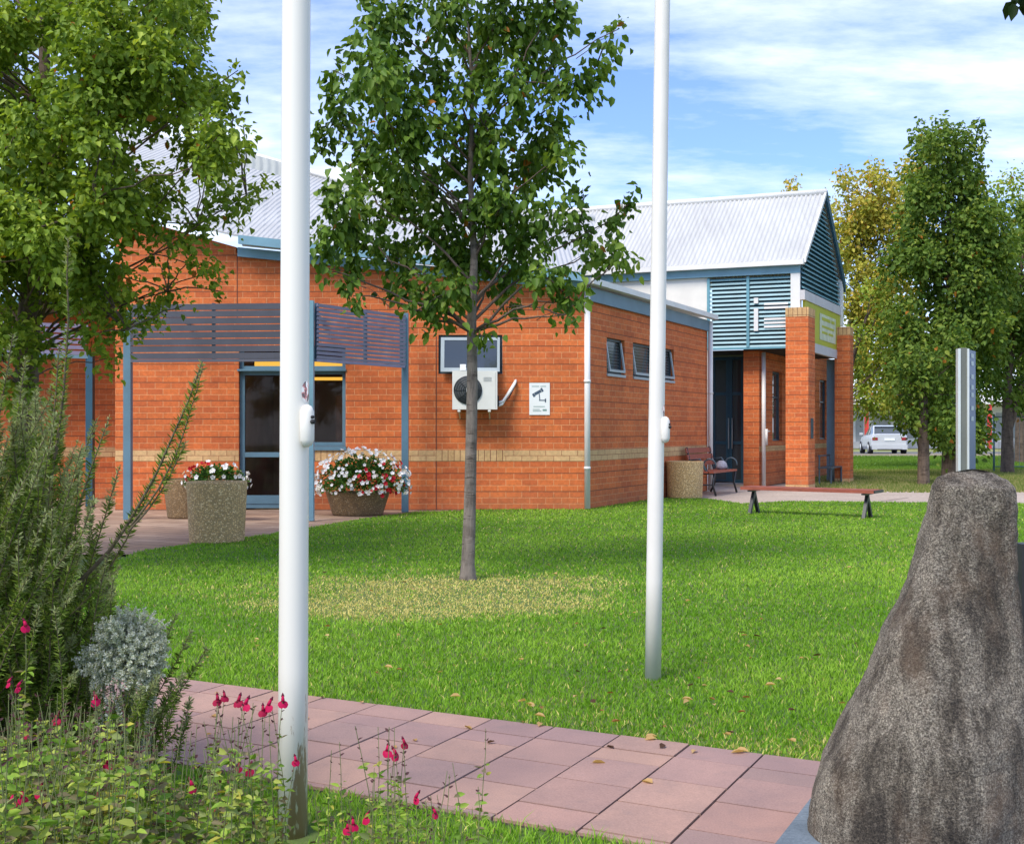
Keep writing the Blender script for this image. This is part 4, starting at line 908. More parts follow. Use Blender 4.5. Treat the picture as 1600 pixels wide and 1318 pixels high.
# ------------------------------------------------------------------ boulder, plinth, dark slab, pylon
lv = [(733, 1507, 1550), (737, 1490, 1565), (745, 1474, 1579), (760, 1466, 1590), (800, 1460, 1595), (838, 1450, 1597), (906, 1434, 1599), (938, 1422, 1600), (992, 1393, 1605), (1047, 1374, 1616), (1101, 1347, 1632), (1151, 1318, 1650), (1196, 1298, 1665), (1255, 1281, 1680), (1318, 1274, 1690), (1400, 1282, 1695), (1450, 1290, 1700)]
RK = thing('boulder', P(1480, 1404, 3.3), 'tall weathered granite boulder tapering to a rounded top at the right edge', 'boulder')
YR = 3.3; V = []; n = 72; Lv = []
for i in range(len(lv)-1):
    for s in range(6):
        t = s/6; Lv.append(tuple(lv[i][k]*(1-t)+lv[i+1][k]*t for k in range(3)))
Lv.append(lv[-1])
for (py, l, r_2) in Lv:
    z = H+(HY-py)/F*YR; xl = (l-800)/F*YR; xr = (r_2-800)/F*YR; cx = (xl+xr)/2; rx = (xr-xl)/2; ry = min(rx*.85, .10+.19*(1-math.exp(-(py-733)/260)))
    if py < 760: ry *= (max(py-731, 1)/29)**.5
    for k in range(n):
        a = 2*math.pi*k/n; e = .85; ca, sa = math.cos(a), math.sin(a)
        p = Vector((cx+rx*math.copysign(abs(ca)**e, ca), YR+.05+ry*math.copysign(abs(sa)**e, sa), z))
        front = max(0, -sa)
        ridge = math.sin((p.x-1.1)*13+z*1.8)*.018*front*min(1, (py-733)/250)
        p += Vector((0, -ridge*1.5, 0))+Vector(noise.noise_vector(Vector((p.x*3.2, p.y*3.2, p.z*2))))*.013+Vector(noise.noise_vector(p*7))*.009-Vector((0, -1, 0))*(.022*max(0, .25-abs(noise.noise(Vector((p.x*4, p.y*4, p.z*1.6)))))*4*front)+Vector(noise.noise_vector(p*17))*.005
        V.append(p)
nl = len(Lv); mb = MB(); V.append(sum(V[:n], Vector())/n+UP*.006)
mb.grid(V, [(i*n+(k+1) % n, i*n+k, (i+1)*n+k, (i+1)*n+(k+1) % n) for i in range(nl-1) for k in range(n)]+[(nl*n, k, (k+1) % n) for k in range(n)])
ro = mb.build('stone', M['rock'], RK)
ro.modifiers.new('s', 'SUBSURF').levels = 1; ro.modifiers['s'].render_levels = 2
tx = bpy.data.textures.new('rockdisp', 'CLOUDS'); tx.noise_scale = .03; tx.noise_depth = 4
dm = ro.modifiers.new('d', 'DISPLACE'); dm.texture = tx; dm.strength = .007; dm.mid_level = .5
o_ = G(1250, 1290); mb = MB(); mb.obox(o_-D1*1.0+UP*.0, D1*1.17, -D2*1.5, UP*.045)
tag(mb.build('stone_plinth', M['bluestone'], bevel=.006), 'blue grey slab plinth under the boulder', 'plinth')
p = P(1597, HY, 3.95); p.z = 0; mb = MB(); mb.obox(p, (.5, .1, 0), (-.01, .06, 0), (0, 0, .83))
tag(mb.build('dark_slab', M['black'], bevel=.008), 'dark upright slab just behind the boulder at the right edge', 'slab')
PY = 12.0; PL = thing('sign_pylon', P(1510, HY, PY)*1.0-UP*H, 'slim steel sign pylon with blue side standing behind the boulder', 'sign')
x0 = P(1497, HY, PY).x; zt = H+(HY-543)/F*PY
mb = MB(); mb.obox((x0, PY, 0), (.028, 0, 0), (0, .06, 0), (0, 0, zt-.01)); mb.obox((x0+.097, PY, 0), (.02, 0, 0), (0, .06, 0), (0, 0, zt-.01)); mb.build('edge_trim', M['steeledge'], PL)
mb = MB(); mb.obox((x0+.028, PY+.015, 0), (.069, 0, 0), (0, .04, 0), (0, 0, zt)); mb.build('steel_face', M['steel'], PL)
q = Vector((x0+.117, PY+.01, 0)); dd = Vector((.17, .25, 0))
mb = MB(); mb.obox(q, dd, (-.04, .01, 0), (0, 0, zt-.02)); mb.build('blue_panel', M['signblue'], PL)
rzp = math.atan2(dd.y, dd.x); nb = Vector((dd.y, -dd.x, 0)).normalized()
mb = MB()
for pz in (1.98, 1.90, 1.76, 1.65, 1.57, 1.43, 1.32): mb.obox(q+dd*.3+nb*.002+UP*pz, dd*.35, nb*.003, UP*.045)
mb.build('lettering', M['frame'], PL)
# ------------------------------------------------------------------ trees
def pc(lst, Y, dep, seed):
    r = random.Random(seed); out = []
    for (px, py, a, b) in lst:
        s = Y/F; out.append((P(px, py, Y+r.uniform(-dep, dep)), a*s*.92, max(a, b)*s*.9, b*s*.92))
    return out
GREEN = [(.03, .07, .010), (.068, .14, .015), (.118, .21, .026), (.21, .30, .042)]
T = G(731, 906); TY = T.y
CT = thing('young_pear_tree', T, 'slender young pear tree on the lawn in front of the air conditioner', 'tree')
cl = pc([(600, 30, 50, 45), (690, 15, 55, 40), (780, 30, 65, 50), (860, 20, 45, 40), (585, 100, 38, 45), (635, 115, 40, 45), (745, 90, 50, 40), (840, 85, 55, 45), (968, 45, 16, 10), (945, 72, 18, 18), (930, 105, 22, 22), (895, 140, 45, 35), (800, 130, 50, 38), (620, 180, 45, 45), (522, 110, 10, 18), (528, 150, 24, 28), (535, 190, 30, 28), (510, 222, 24, 18), (590, 235, 45, 40), (665, 200, 45, 40), (770, 215, 40, 35), (850, 205, 50, 45), (640, 275, 60, 42), (725, 255, 50, 40), (820, 265, 50, 34), (880, 248, 24, 18), (590, 320, 55, 30), (685, 340, 65, 42), (775, 330, 55, 42), (525, 345, 34, 26), (560, 372, 40, 32), (508, 375, 20, 30), (615, 400, 52, 34), (715, 400, 50, 38), (815, 385, 55, 36), (860, 330, 40, 24), (905, 350, 28, 24), (915, 305, 22, 14), (955, 345, 24, 16), (985, 318, 20, 18), (925, 392, 28, 20), (965, 405, 28, 22), (640, 448, 46, 26), (545, 425, 22, 20), (552, 462, 20, 16), (700, 458, 46, 32), (775, 435, 36, 22), (850, 432, 38, 26), (890, 465, 28, 22), (688, 498, 26, 16), (652, 485, 26, 14), (790, 480, 20, 10), (882, 492, 16, 12), (755, 525, 18, 18), (700, -55, 100, 42), (810, -50, 80, 45), (600, -40, 40, 40), (720, -140, 80, 60), (740, -230, 50, 60), (720, 150, 36, 22), (690, 120, 26, 30), (560, 265, 22, 22), (500, 420, 14, 14)], TY, .62, 4)
cl += [(c + Vector((random.uniform(-.25, .25), random.uniform(-1.0, 1.0), random.uniform(-.2, .2))), a*.8, b*.8, d*.8) for c, a, b, d in cl if 150 < HY-(c.z-H)/c.y*F < 430 and 560 < 800+c.x/c.y*F < 860][::2]
crown('crown', cl, .078, 2150, GREEN, CT, M['leaf'], .8, .085, 13, 21)
mb = MB(); tp = [T, P(731, 880, TY), P(734, 800, TY), P(736, 700, TY), P(738, 600, TY), P(737, 500, TY), P(741, 400, TY), P(735, 280, TY), P(738, 150, TY), P(730, 0, TY), P(735, -150, TY)]
mb.tube(tp, [.074, .056, .050, .047, .045, .039, .030, .023, .016, .010, .005], 14, False)
for k in range(7): 
    q = P(729+random.uniform(-14, 14), 800-k*40, TY-.05); 
mb.build('trunk', M['bark'], CT)
mb = MB(); br = MB()
def spine(z):
    for a_, b_2 in zip(tp[:-1], tp[1:]):
        if a_.z <= z <= b_2.z: return a_.lerp(b_2, (z-a_.z)/(b_2.z-a_.z))
    return tp[-1]
for i, (c, a_, b_2, d_) in enumerate(cl):
    zz = max(P(0, 520, TY).z, min(c.z-.55*abs(c.x-T.x)-.25, tp[-1].z)); s_ = spine(zz); rad = .015*(1-min(.6, (zz-2)/6))
    if i % 2 and i > 2:
        s_ = min((q_[0] for q_ in cl[::2] if q_[0].z < c.z+.05), key=lambda q_: (q_-c).length, default=s_); rad = .007
    limb(mb, s_, c, rad, .004, i, .05, 6, 7, .05)
    for j in range(1):
        e = c+Vector((random.uniform(-1, 1)*a_, random.uniform(-1, 1)*b_2, random.uniform(-.6, 1)*d_)); limb(mb, Vector(s_).lerp(c, .7), e,   .004, .0015, i*7+j, .05, 5, 4, .06)
mb.build('branch', M['barkdark'], CT)
# big left tree
LT = thing('leafy_tree', P(35, HY, 10.6)-UP*H, 'large leafy tree with dense bright green crown filling the upper left corner', 'tree')
LG = [(.06, .11, .015), (.15, .24, .025), (.25, .36, .04), (.42, .50, .07)]
poly = [(-220, -160), (250, -120), (300, 0), (318, 60), (335, 110), (352, 190), (362, 250), (300, 300), (330, 320), (270, 335), (200, 330), (195, 400), (190, 470), (150, 540), (120, 500), (60, 490), (30, 560), (-200, 620)]
cl = polyclumps(poly, 225, (26, 52), 10.3, 1.6, 3)
cl += pc([(385, 305, 34, 18), (412, 292, 14, 10), (350, 330, 36, 22), (310, 350, 30, 18), (265, 372, 34, 16), (300, 398, 30, 16), (332, 425, 22, 14), (345, 455, 16, 9), (250, 415, 18, 8), (262, 455, 20, 12), (285, 478, 14, 10), (225, 490, 34, 18), (200, 515, 24, 18), (165, 560, 16, 26), (150, 520, 26, 26), (372, 110, 12, 8), (355, 160, 22, 18), (380, 195, 10, 12), (325, 20, 10, 12), (230, 395, 14, 10), (60, 540, 30, 30), (30, 600, 30, 40), (130, 470, 40, 30), (240, 470, 16, 10), (310, 65, 20, 24), (215, 350, 30, 16), (372, 230, 14, 14)], 10.2, .5, 8)
crown('crown', cl, .068, 2300, LG, LT, M['leaf'], .35, .085, 10, 22)
mb = MB(); lt = [P(35, HY, 10.6)-UP*H, P(38, 700, 10.6), P(45, 500, 10.6), P(60, 300, 10.5), P(70, 100, 10.5), P(60, -100, 10.5)]
mb.tube(lt, [.14, .11, .10, .08, .05, .02], 12, False); mb.build('trunk', M['barkdark'], LT)
mb = MB()
for i, (c, *_r) in enumerate(cl):
    z = max(1.9, c.z-.5*abs(c.x-lt[0].x)-.3); s_ = None
    for u_, v_ in zip(lt[:-1], lt[1:]):
        if u_.z <= z <= v_.z: s_ = u_.lerp(v_, (z-u_.z)/(v_.z-u_.z))
    if s_ is None: s_ = lt[-1]
    rd_ = .016
    if i % 3: s_ = min((q_[0] for q_ in cl[::3] if q_[0].z < c.z+.05), key=lambda q_: (q_-c).length, default=s_); rd_ = .008
    limb(mb, s_, c, rd_, .004, i+500, .04, 6, 6, .05)
mb.build('branch', M['barkdark'], LT)
# background trees
def bgtree(name, label, tx_, Y, trunk_r, poly, count, rpx, pal, seed, fork=False, group=None, leaf=.13, dens=150, tilt=0):
    dens *= 3.3; count = int(count*1.35); rpx = (rpx[0]*.9, rpx[1]*1.05); leaf *= 1.08
    base = P(tx_, HY, Y)-UP*H; t = thing(name, base, label, 'tree', group)
    dep = 1.0*(max(p[0] for p in poly)-min(p[0] for p in poly))/2*Y/F*.6
    cl = polyclumps(poly, count, rpx, Y, dep, seed); crown('crown', cl, leaf, dens, pal, t, M['leafsoft'], .4, leaf*1.5, 8, seed)
    topy = min(p[1] for p in poly); mb = MB(); cxp = sum(p[0] for p in poly)/len(poly)
    tp_ = [base, P(tx_, 690, Y), P(tx_+tilt, 600, Y), P((tx_+cxp)/2, (600+topy)/2, Y), P(cxp, topy+30, Y)]
    mb.tube(tp_, [trunk_r*1.15, trunk_r, trunk_r*.7, trunk_r*.35, trunk_r*.06], 12, False)
    if fork: limb(mb, P(tx_, 685, Y), P(tx_+22, 600, Y), trunk_r*.6, trunk_r*.4, seed, 0, 8, 5, .02)
    mb.build('trunk', M['barkdark'], t)
    mb = MB()
    for i, (c, *_r) in enumerate(cl):
        if i % 3: continue
        z = max(2.0, c.z-.6*abs(c.x-base.x)-.5); s_ = tp_[-1]
        for u_, v_ in zip(tp_[:-1], tp_[1:]):
            if u_.z <= z <= v_.z: s_ = u_.lerp(v_, (z-u_.z)/(v_.z-u_.z))
        limb(mb, s_, c, trunk_r*.16, .008, i+seed*100, .03, 5, 5, .05)
    mb.build('branch', M['barkdark'], t); return t
DG = [(.03, .07, .012), (.075, .145, .02), (.14, .22, .032), (.26, .32, .05)]
YG = [(.14, .19, .025), (.30, .33, .045), (.50, .44, .07), (.58, .38, .07)]
MG = [(.08, .15, .02), (.18, .28, .035), (.30, .38, .05), (.46, .42, .07)]
gp = 'trees beyond the entrance'
bgtree('park_tree', 'tall dark green tree right of the entrance with the highest crown', 1484, 30, .19,
       [(1425, 300), (1430, 250), (1455, 210), (1520, 207), (1530, 260), (1540, 300), (1560, 350), (1572, 450), (1560, 560), (1530, 640), (1520, 690), (1440, 690), (1415, 600), (1400, 520), (1395, 420), (1408, 340)], 88, (16, 30), DG, 31, group=gp, dens=190)
bgtree('park_tree', 'tree with a thick brown trunk and low leaves left of the steel pylon', 1443, 25.8, .12,
       [(1390, 560), (1420, 520), (1500, 540), (1510, 620), (1480, 690), (1420, 670), (1400, 640), (1375, 610)], 22, (14, 24), DG, 32, group=gp, leaf=.11, dens=190)
bgtree('park_tree', 'yellowing open crowned tree directly behind the gable corner', 1316, 38, .16,
       [(1308, 330), (1318, 280), (1338, 252), (1352, 290), (1370, 250), (1390, 290), (1422, 320), (1438, 420), (1438, 560), (1400, 640), (1345, 620), (1325, 500), (1308, 420)], 120, (10, 20), YG, 33, group=gp, dens=130)
bgtree('park_tree', 'lower green tree just behind the second brick pier', 1322, 31, .11,
       [(1318, 480), (1345, 440), (1400, 450), (1420, 520), (1415, 610), (1385, 640), (1345, 645), (1338, 560), (1330, 530)], 26, (10, 20), MG, 34, group=gp, leaf=.11, dens=120)
bgtree('park_tree', 'forked grey trunk tree in front of the green mesh fence', 1574, 33, .17,
       [(1530, 420), (1560, 330), (1620, 300), (1700, 340), (1720, 500), (1690, 620), (1600, 630), (1540, 610), (1515, 520)], 60, (15, 30), DG, 35, True, gp, .13, 150)
bgtree('park_tree', 'autumn tinged tree showing behind the tall dark tree at right', 1594, 44, .2,
       [(1500, 330), (1530, 280), (1550, 300), (1570, 270), (1600, 300), (1650, 290), (1700, 330), (1700, 560), (1600, 610), (1540, 520)], 55, (10, 20), MG, 36, False, gp, .15, 100)
bgtree('park_tree', 'slim yellowing tree between the dark tree and the gable corner', 1444, 40, .14,
       [(1398, 330), (1415, 250), (1428, 240), (1440, 280), (1470, 280), (1470, 420), (1410, 430)], 26, (8, 15), YG, 37, False, gp, .15, 110)
bgtree('park_tree', 'distant tree with only its yellow tips above the entrance roof', 1262, 46, .2,
       [(1225, 292), (1238, 286), (1250, 310), (1268, 300), (1276, 286), (1300, 330), (1310, 420), (1240, 420), (1228, 320)], 30, (7, 13), YG, 38, False, gp, .16, 110)
# overhanging branch top right : tree outside the frame
OT = thing('overhanging_tree', (3.6, 5.0, 0), 'tree outside the frame with one dark leafy branch tip hanging in the top right corner', 'tree')
mb = MB(); mb.tube([(3.6, 5, 0), (3.62, 5, 1.5), (3.6, 5, 3.4), (3.5, 5, 4.6)], [.11, .09, .07, .04], 12, False); mb.build('trunk', M['barkdark'], OT)
oc = [(P(1588, -8, 4.6), .055, .06, .05), (P(1572, -40, 4.6), .09, .1, .07), (P(1640, -60, 4.7), .25, .25, .18), (P(1720, -140, 5), .5, .5, .3), (P(1850, -220, 5), .7, .6, .5)]
mb = MB()
for i, (c, *_r) in enumerate(oc): limb(mb, (3.6, 5, 2.9+.2*i), c, .03, .004, i+900, .05)
mb.build('branch', M['barkdark'], OT); crown('crown', oc, .07, 500, [(.012, .03, .01), (.03, .06, .015)], OT, M['leaf'], .8, .04, 8, 44)
# ------------------------------------------------------------------ shrubs in the foreground bed
def stems_with_needles(name_stem, name_leaf, stems, parent, L0, W0, per_m, palette, mat, smat, seed, spread=.9, tipcol=None, start=.15):
    r = np.random.default_rng(seed); mb = MB(); PO = []; AX = []; LL = []; TC = []
    for pts, r0 in stems:
        pts = [Vector(p) for p in pts]; mb.tube(pts, [r0*(1-.75*k/(len(pts)-1)) for k in range(len(pts))], 5, False)
        A_ = np.array(pts); seg = np.linalg.norm(np.diff(A_, axis=0), axis=1); cum = np.concatenate([[0], np.cumsum(seg)]); tot = cum[-1]
        n = int(tot*per_m*(1-start)); s = np.sort(r.uniform(start*tot, tot, n)); i = np.clip(np.searchsorted(cum, s)-1, 0, len(seg)-1)
        f = ((s-cum[i])/seg[i])[:, None]; p = A_[i]*(1-f)+A_[i+1]*f; ax = unit(A_[i+1]-A_[i]); rnd = r.normal(size=(n, 3)); side = unit(rnd-(rnd*ax).sum(1, keepdims=True)*ax)
        PO.append(p); AX.append(ax*.55+side*spread); q = s/tot; LL.append(L0*r.uniform(.6, 1.15, n)*np.where(q > .93, .7, 1)); TC.append(q)
    pos = np.concatenate(PO); ax = np.concatenate(AX); L = np.concatenate(LL); tq = np.concatenate(TC); n = len(pos)
    ax = unit(ax); V, Fq = leaves(pos, ax, unit(r.normal(size=(n, 3))), L, np.full(n, W0)*r.uniform(.8, 1.2, n), .15, .08)
    pal = np.array(palette); c = pal[r.integers(0, len(pal), n)]*r.uniform(.8, 1.2, (n, 1))
    if tipcol is not None: k = (tq > .9); c[k] = np.array(tipcol)*r.uniform(.8, 1.2, (k.sum(), 1))
    mb.build(name_stem, smat, parent); npmesh(name_leaf, V, Fq, np.repeat(c, 6, 0), mat, parent); print(name_leaf, n)
def bend(a, b, sag, seed, n=9, wob=.02):
    rr = random.Random(seed); a = Vector(a); b = Vector(b); out = []; L = (b-a).length
    side = Vector((rr.uniform(-1, 1), rr.uniform(-1, 1), 0))*wob*L*2
    for k in range(n+1):
        t = k/n; p = a.lerp(b, t)+UP*(sag*L*math.sin(math.pi*t))+side*math.sin(math.pi*t)+Vector((rr.uniform(-1, 1), rr.uniform(-1, 1), rr.uniform(-1, 1)))*wob*L*.12
        out.append(p)
    return out
RB = Vector((-1.75, 3.75, 0))
RM = thing('rosemary_bush', RB, 'tall grey green rosemary bush with spiky arching stems at the left edge', 'shrub')
M['stemwood'] = paint('stem_wood', (.13, .10, .06), .9, .2, scale=30)
st_ = []; rr = random.Random(12)
def stem_to(px, py, Y, r0=.006, sag=None, frm=None, sd_=0): st_.append((bend(frm or (RB+Vector((rr.uniform(-.3, .35), rr.uniform(-.25, .3), 0))), P(px, py, Y), rr.uniform(-.05, .05) if sag is None else sag, rr.random()*1e6), r0))
stem_to(105, 372, 3.4, .007, 0.0, P(45, 900, 3.5)); stem_to(92, 540, 3.5, .006, 0, P(40, 900, 3.5)); stem_to(317, 565, 3.35, .008, -.10, P(90, 940, 3.5)); stem_to(318, 570, 3.35, .004, -.10, P(205, 820, 3.4))
stem_to(245, 740, 3.5, .005, -.05, P(80, 1000, 3.6)); stem_to(170, 652, 3.4, .006, -.03, P(85, 930, 3.5)); stem_to(150, 655, 3.45, .005); stem_to(185, 730, 3.4, .005); stem_to(290, 690, 3.35, .004, -.05, P(200, 830, 3.4))
stem_to(80, 600, 3.5, .006); stem_to(40, 560, 3.6, .006); stem_to(88, 650, 3.3, .005); stem_to(20, 520, 3.6, .006); stem_to(72, 700, 3.2, .005)
for k in range(34): stem_to(rr.uniform(130, 300), rr.uniform(1050, 1125), rr.uniform(3.2, 3.6), .003, -.05, RB+Vector((rr.uniform(.2, .6), rr.uniform(-.2, 0), 0)))
for px_, py_ in ((300, 985), (275, 960), (325, 1010), (258, 1040), (290, 1050), (245, 1070), (230, 1085)): stem_to(px_, py_, 3.6, .004, -.08, RB+Vector((.3, 0, 0)))
for k in range(330):
    u = rr.random(); px_ = rr.uniform(-190, 215-110*max(0, (700-0)/1000)*0); py_ = rr.uniform(600, 1060)
    lim = 100+(py_-600)*.32 if py_ < 950 else 215-(py_-950)*.5
    if px_ > lim: px_ = lim-rr.random()*140
    stem_to(px_, py_, rr.uniform(3.15, 4.1), .004)
stems_with_needles('stem', 'needles', st_, RM, .026, .0046, 560, [(.12, .20, .025), (.18, .26, .035), (.08, .14, .018), (.25, .32, .07)], M['leafsoft'], M['stemwood'], 5, 1.0, (.24, .28, .12), .3)
SB = P(195, HY, 3.42)-UP*H
SV = thing('silver_bush', SB, 'small silver grey cushion bush beside the rosemary at the edge of the lawn', 'shrub')
st_ = []
for k in range(760):
    a = rr.uniform(0, 2*math.pi); e = rr.random()**.6; th = e*2.35; c = P(200, 1024, 3.42); R_ = rr.uniform(.095, .135)*(1+.22*math.sin(3*a+1)*math.sin(th*2.5))
    d_ = Vector((math.sin(th)*math.cos(a), math.sin(th)*math.sin(a), math.cos(th))); st_.append(([c-UP*.03+d_*.02, c+d_*R_*.6, c+d_*R_+Vector((rr.uniform(-1, 1), rr.uniform(-1, 1), rr.uniform(0, 1)))*.012], .0016))
for k in range(24): st_.append((bend(SB+Vector((rr.uniform(-.05, .05), rr.uniform(-.05, .05), 0)), P(197+rr.uniform(-55, 50), rr.uniform(1040, 1090), 3.42+rr.uniform(-.1, .1)), 0, k), .004))
stems_with_needles('stem', 'silver_leaves', st_, SV, .011, .0045, 800, [(.60, .64, .54), (.72, .74, .66), (.46, .51, .42), (.34, .40, .30)], M['leafsoft'], paint('stem_silver', (.3, .3, .26), .9, .1), 6, 1.1, (.52, .55, .50), .35)
# salvia
SP = [(.20, .33, .04), (.30, .42, .06), (.13, .24, .03), (.38, .44, .09), (.24, .30, .10), (.20, .17, .09)]
FL = [[(40, 980, 2.9), (88, 1125, 2.7), (150, 1095, 2.8), (13, 1068, 2.7), (28, 1075, 2.72), (95, 1205, 2.5), (62, 1238, 2.3), (18, 1255, 2.2), (36, 1248, 2.2)],
      [(128, 1275, 2.3), (152, 1248, 2.35), (168, 1195, 2.5), (205, 1225, 2.4), (118, 1290, 2.25), (185, 1302, 2.3), (40, 1148, 2.6)],
      [(262, 1278, 2.4), (238, 1290, 2.35), (240, 1310, 2.35), (258, 1296, 2.4), (228, 1302, 2.3), (330, 1262, 2.5), (300, 1230, 2.5), (373, 1200, 2.7), (390, 1204, 2.7)],
      [(340, 1095, 2.95), (373, 1097, 2.95), (411, 1112, 2.9), (442, 1098, 2.9), (351, 1090, 2.95), (420, 1104, 2.9), (384, 1102, 2.9), (462, 1190, 2.8)],
      [(605, 1175, 2.9), (632, 1163, 2.95), (552, 1290, 2.6), (572, 1280, 2.6), (543, 1296, 2.6), (618, 1180, 2.9), (680, 1272, 2.7), (650, 1248, 2.8)]]
LB = ['red flowered salvia at the far left edge in front of the rosemary', 'red flowered salvia with yellowing leaves near the lower left corner', 'red flowered salvia left of the nearest flagpole foot, cut by the bottom edge',
      'tall thin red flowered salvia whose blossoms cross the nearest flagpole', 'sparse red flowered salvia right of the nearest flagpole, over the slab path']
ctr = [(-1.02, 2.55), (-.90, 2.15), (-.72, 2.35), (-.62, 2.62), (-.33, 2.62)]
reg = [[(-80, 1070, 200, 1330), 150], [(-60, 1110, 260, 1380), 170], [(150, 1120, 400, 1400), 110], [(290, 1090, 470, 1330), 42], [(490, 1130, 770, 1340), 48]]
for i in range(5):
    base = Vector((*ctr[i], 0)); t = thing('salvia_plant', base, LB[i], 'flowering shrub', 'red flowered salvias'); smb = MB(); r = np.random.default_rng(70+i); PO = []; AX = []; LL = []; CC = []
    (x0, y0, x1, y1), ns = reg[i]; tops = []
    for k in range(ns):
        px_ = rr.uniform(x0, x1); py_ = y0+(y1-y0)*rr.random()**(1.25 if i < 3 else 1.0); Y_ = base.y+rr.uniform(-.3, .4)
        if 405 < px_ < 505 and py_ > 1150 and rr.random() < .8: continue
        if py_ > 1200: Y_ = min(Y_, 2.75)
        tops.append(P(px_, py_, Y_))
    for f in FL[i]: tops.append(P(f[0], f[1]-6, f[2]))
    for j, tp_2 in enumerate(tops):
        foot = Vector((tp_2.x*.8+base.x*.2+rr.uniform(-.06, .06), tp_2.y*.8+base.y*.2+rr.uniform(-.06, .06), 0)); pts = bend(foot, tp_2, 0, rr.random()*1e6, 8, .03)
        smb.tube(pts, [.0019*(1-.6*q/8) for q in range(9)], 5, False)
        A_ = [Vector(q) for q in pts]; L = (tp_2-foot).length; nn_ = int(L/.021)
        for q in range(nn_):
            f = (q+.5)/nn_
            if f < .12: continue
            x = f*8; ii = min(int(x), 7); p = A_[ii].lerp(A_[ii+1], x-ii)
            if f > (.90 if i < 3 else .84):                       # purple calyces on the spike
                for s in (0, 1):
                    if rr.random() < .5: a = rr.uniform(0, 6.28); PO.append(p); AX.append((math.cos(a), math.sin(a), .7)); LL.append(rr.uniform(.008, .013)); CC.append((.10, .045, .05))
                continue
            if f > (.68 if i >= 3 else .76) and rr.random() < .6: continue
            a = rr.uniform(0, 6.28)
            for s in range(5 if i < 3 else 3):
                aa = a+s*math.pi*.6; PO.append(p+Vector((rr.uniform(-1, 1), rr.uniform(-1, 1), rr.uniform(-1, 1)))*.006); AX.append((math.cos(aa), math.sin(aa), rr.uniform(-.2, .7))); LL.append(rr.uniform(.016, .036)*(1.15-.35*f)*(1 if i < 3 else .85)); c_ = SP[rr.randrange(6)]; g_2 = rr.uniform(.8, 1.2)
                if rr.random() < .04: c_ = (.45, .42, .07)
                CC.append(tuple(v*g_2 for v in c_))
    smb.build('stem', paint('salvia_stem', (.15, .17, .06), .8, .2, scale=30), t)
    n = len(PO); L = np.array(LL); V, Fq = leaves(np.array(PO), np.array(AX), unit(r.normal(size=(n, 3))*.8+np.array([0, -.3, 1.])), L, L*r.uniform(.4, .65, n), .15, .25)
    npmesh('leaves', V, Fq, np.repeat(np.array(CC), 6, 0), M['leafsoft'], t); print('salvia', n)
    for f in FL[i]:
        c = P(*f); mb = MB(); s = rr.uniform(.85, 1.2)*(.0125 if f[2] > 2.75 else .011)*.84; mb.c = (.50, .004, .075) if rr.random() < .6 else (.36, .006, .05)
        yw = rr.uniform(-.9, .9); dx = Vector((math.sin(yw), -math.cos(yw), 0)); sdv = UP.cross(dx); lx = rr.uniform(-.3, .3)
        lip = [(0, .35), (.5, .45), (.95, .15), (1.1, -.35), (.85, -.85), (.35, -1.05), (0, -.85), (-.35, -1.05), (-.85, -.85), (-1.1, -.35), (-.95, .15), (-.5, .45)]
        V = [c+dx*.35*s]+[c+sdv*(x*s+lx*z*s)+UP*(z*s)+dx*(s*(.25-.5*z)*.8-abs(x)*s*.35) for x, z in lip]
        mb.grid(V, [(0, 1+j, 1+(j+1) % 12) for j in range(12)])
        mb.tube([c+UP*1.5*s-dx*.9*s, c+UP*1.1*s-dx*.4*s, c+UP*.4*s+dx*.1*s], [.12*s, .33*s, .42*s], 8)
        mb.c = (.14, .015, .04); mb.tube([c+UP*1.9*s-dx*1.2*s, c+UP*1.35*s-dx*.7*s], [.1*s, .38*s], 7)
        mb.build('flower', M['petal'], t)
# ------------------------------------------------------------------ car, shops, fence in the distance
CR = thing('parked_car', (P(1388, HY, 58).x, 58, 0), 'silver sedan seen from behind on the road beyond the verge', 'car')
ya = math.radians(-9); fw = Vector((math.sin(-ya), math.cos(ya), 0)); rt = Vector((fw.y, -fw.x, 0)); c0 = Vector((P(1390, HY, 58).x, 58, 0))
def cpt(x, y, z): return c0+rt*x+fw*y+UP*z
prof = [(0, .34, 1.02, .80), (.12, .24, 1.05, .88), (.7, .25, 1.04, .90), (1.6, .22, 1.0, .91), (2.8, .22, .98, .91), (3.8, .25, .90, .89), (4.4, .32, .75, .80), (4.55, .4, .62, .7)]
mb = MB(); V = []
for (y, zb, zt, hw) in prof:
    for x, z in ((-hw*.92, zb), (-hw, zb+.18), (-hw, zt-.22), (-hw*.93, zt-.03), (-hw*.6, zt), (hw*.6, zt), (hw*.93, zt-.03), (hw, zt-.22), (hw, zb+.18), (hw*.92, zb)): V.append(cpt(x, y, z))
k = 10; mb.grid(V, [(i*k+j, i*k+(j+1) % k, (i+1)*k+(j+1) % k, (i+1)*k+j) for i in range(len(prof)-1) for j in range(k)]+[tuple(range(k-1, -1, -1)), tuple((len(prof)-1)*k+j for j in range(k))], False)
mb.build('body', M['carpaint'], CR, bevel=.03)
gl = [(.45, .98, .98, .74), (1.15, .98, 1.40, .60), (1.7, .98, 1.46, .60), (2.4, .97, 1.43, .60), (3.35, .92, .95, .72)]
mb = MB(); V = []
for (y, zb, zt, hw) in gl:
    lo = .78 if y > .5 and y < 3.3 else hw
    for x, z in ((-lo, zb), (-hw, zt), (hw, zt), (lo, zb)): V.append(cpt(x, y, z))
mb.grid(V, [(i*4+j, i*4+(j+1) % 4, (i+1)*4+(j+1) % 4, (i+1)*4+j) for i in range(4) for j in range(4)]+[(3, 2, 1, 0)], False); mb.build('window', M['glassdark'], CR)
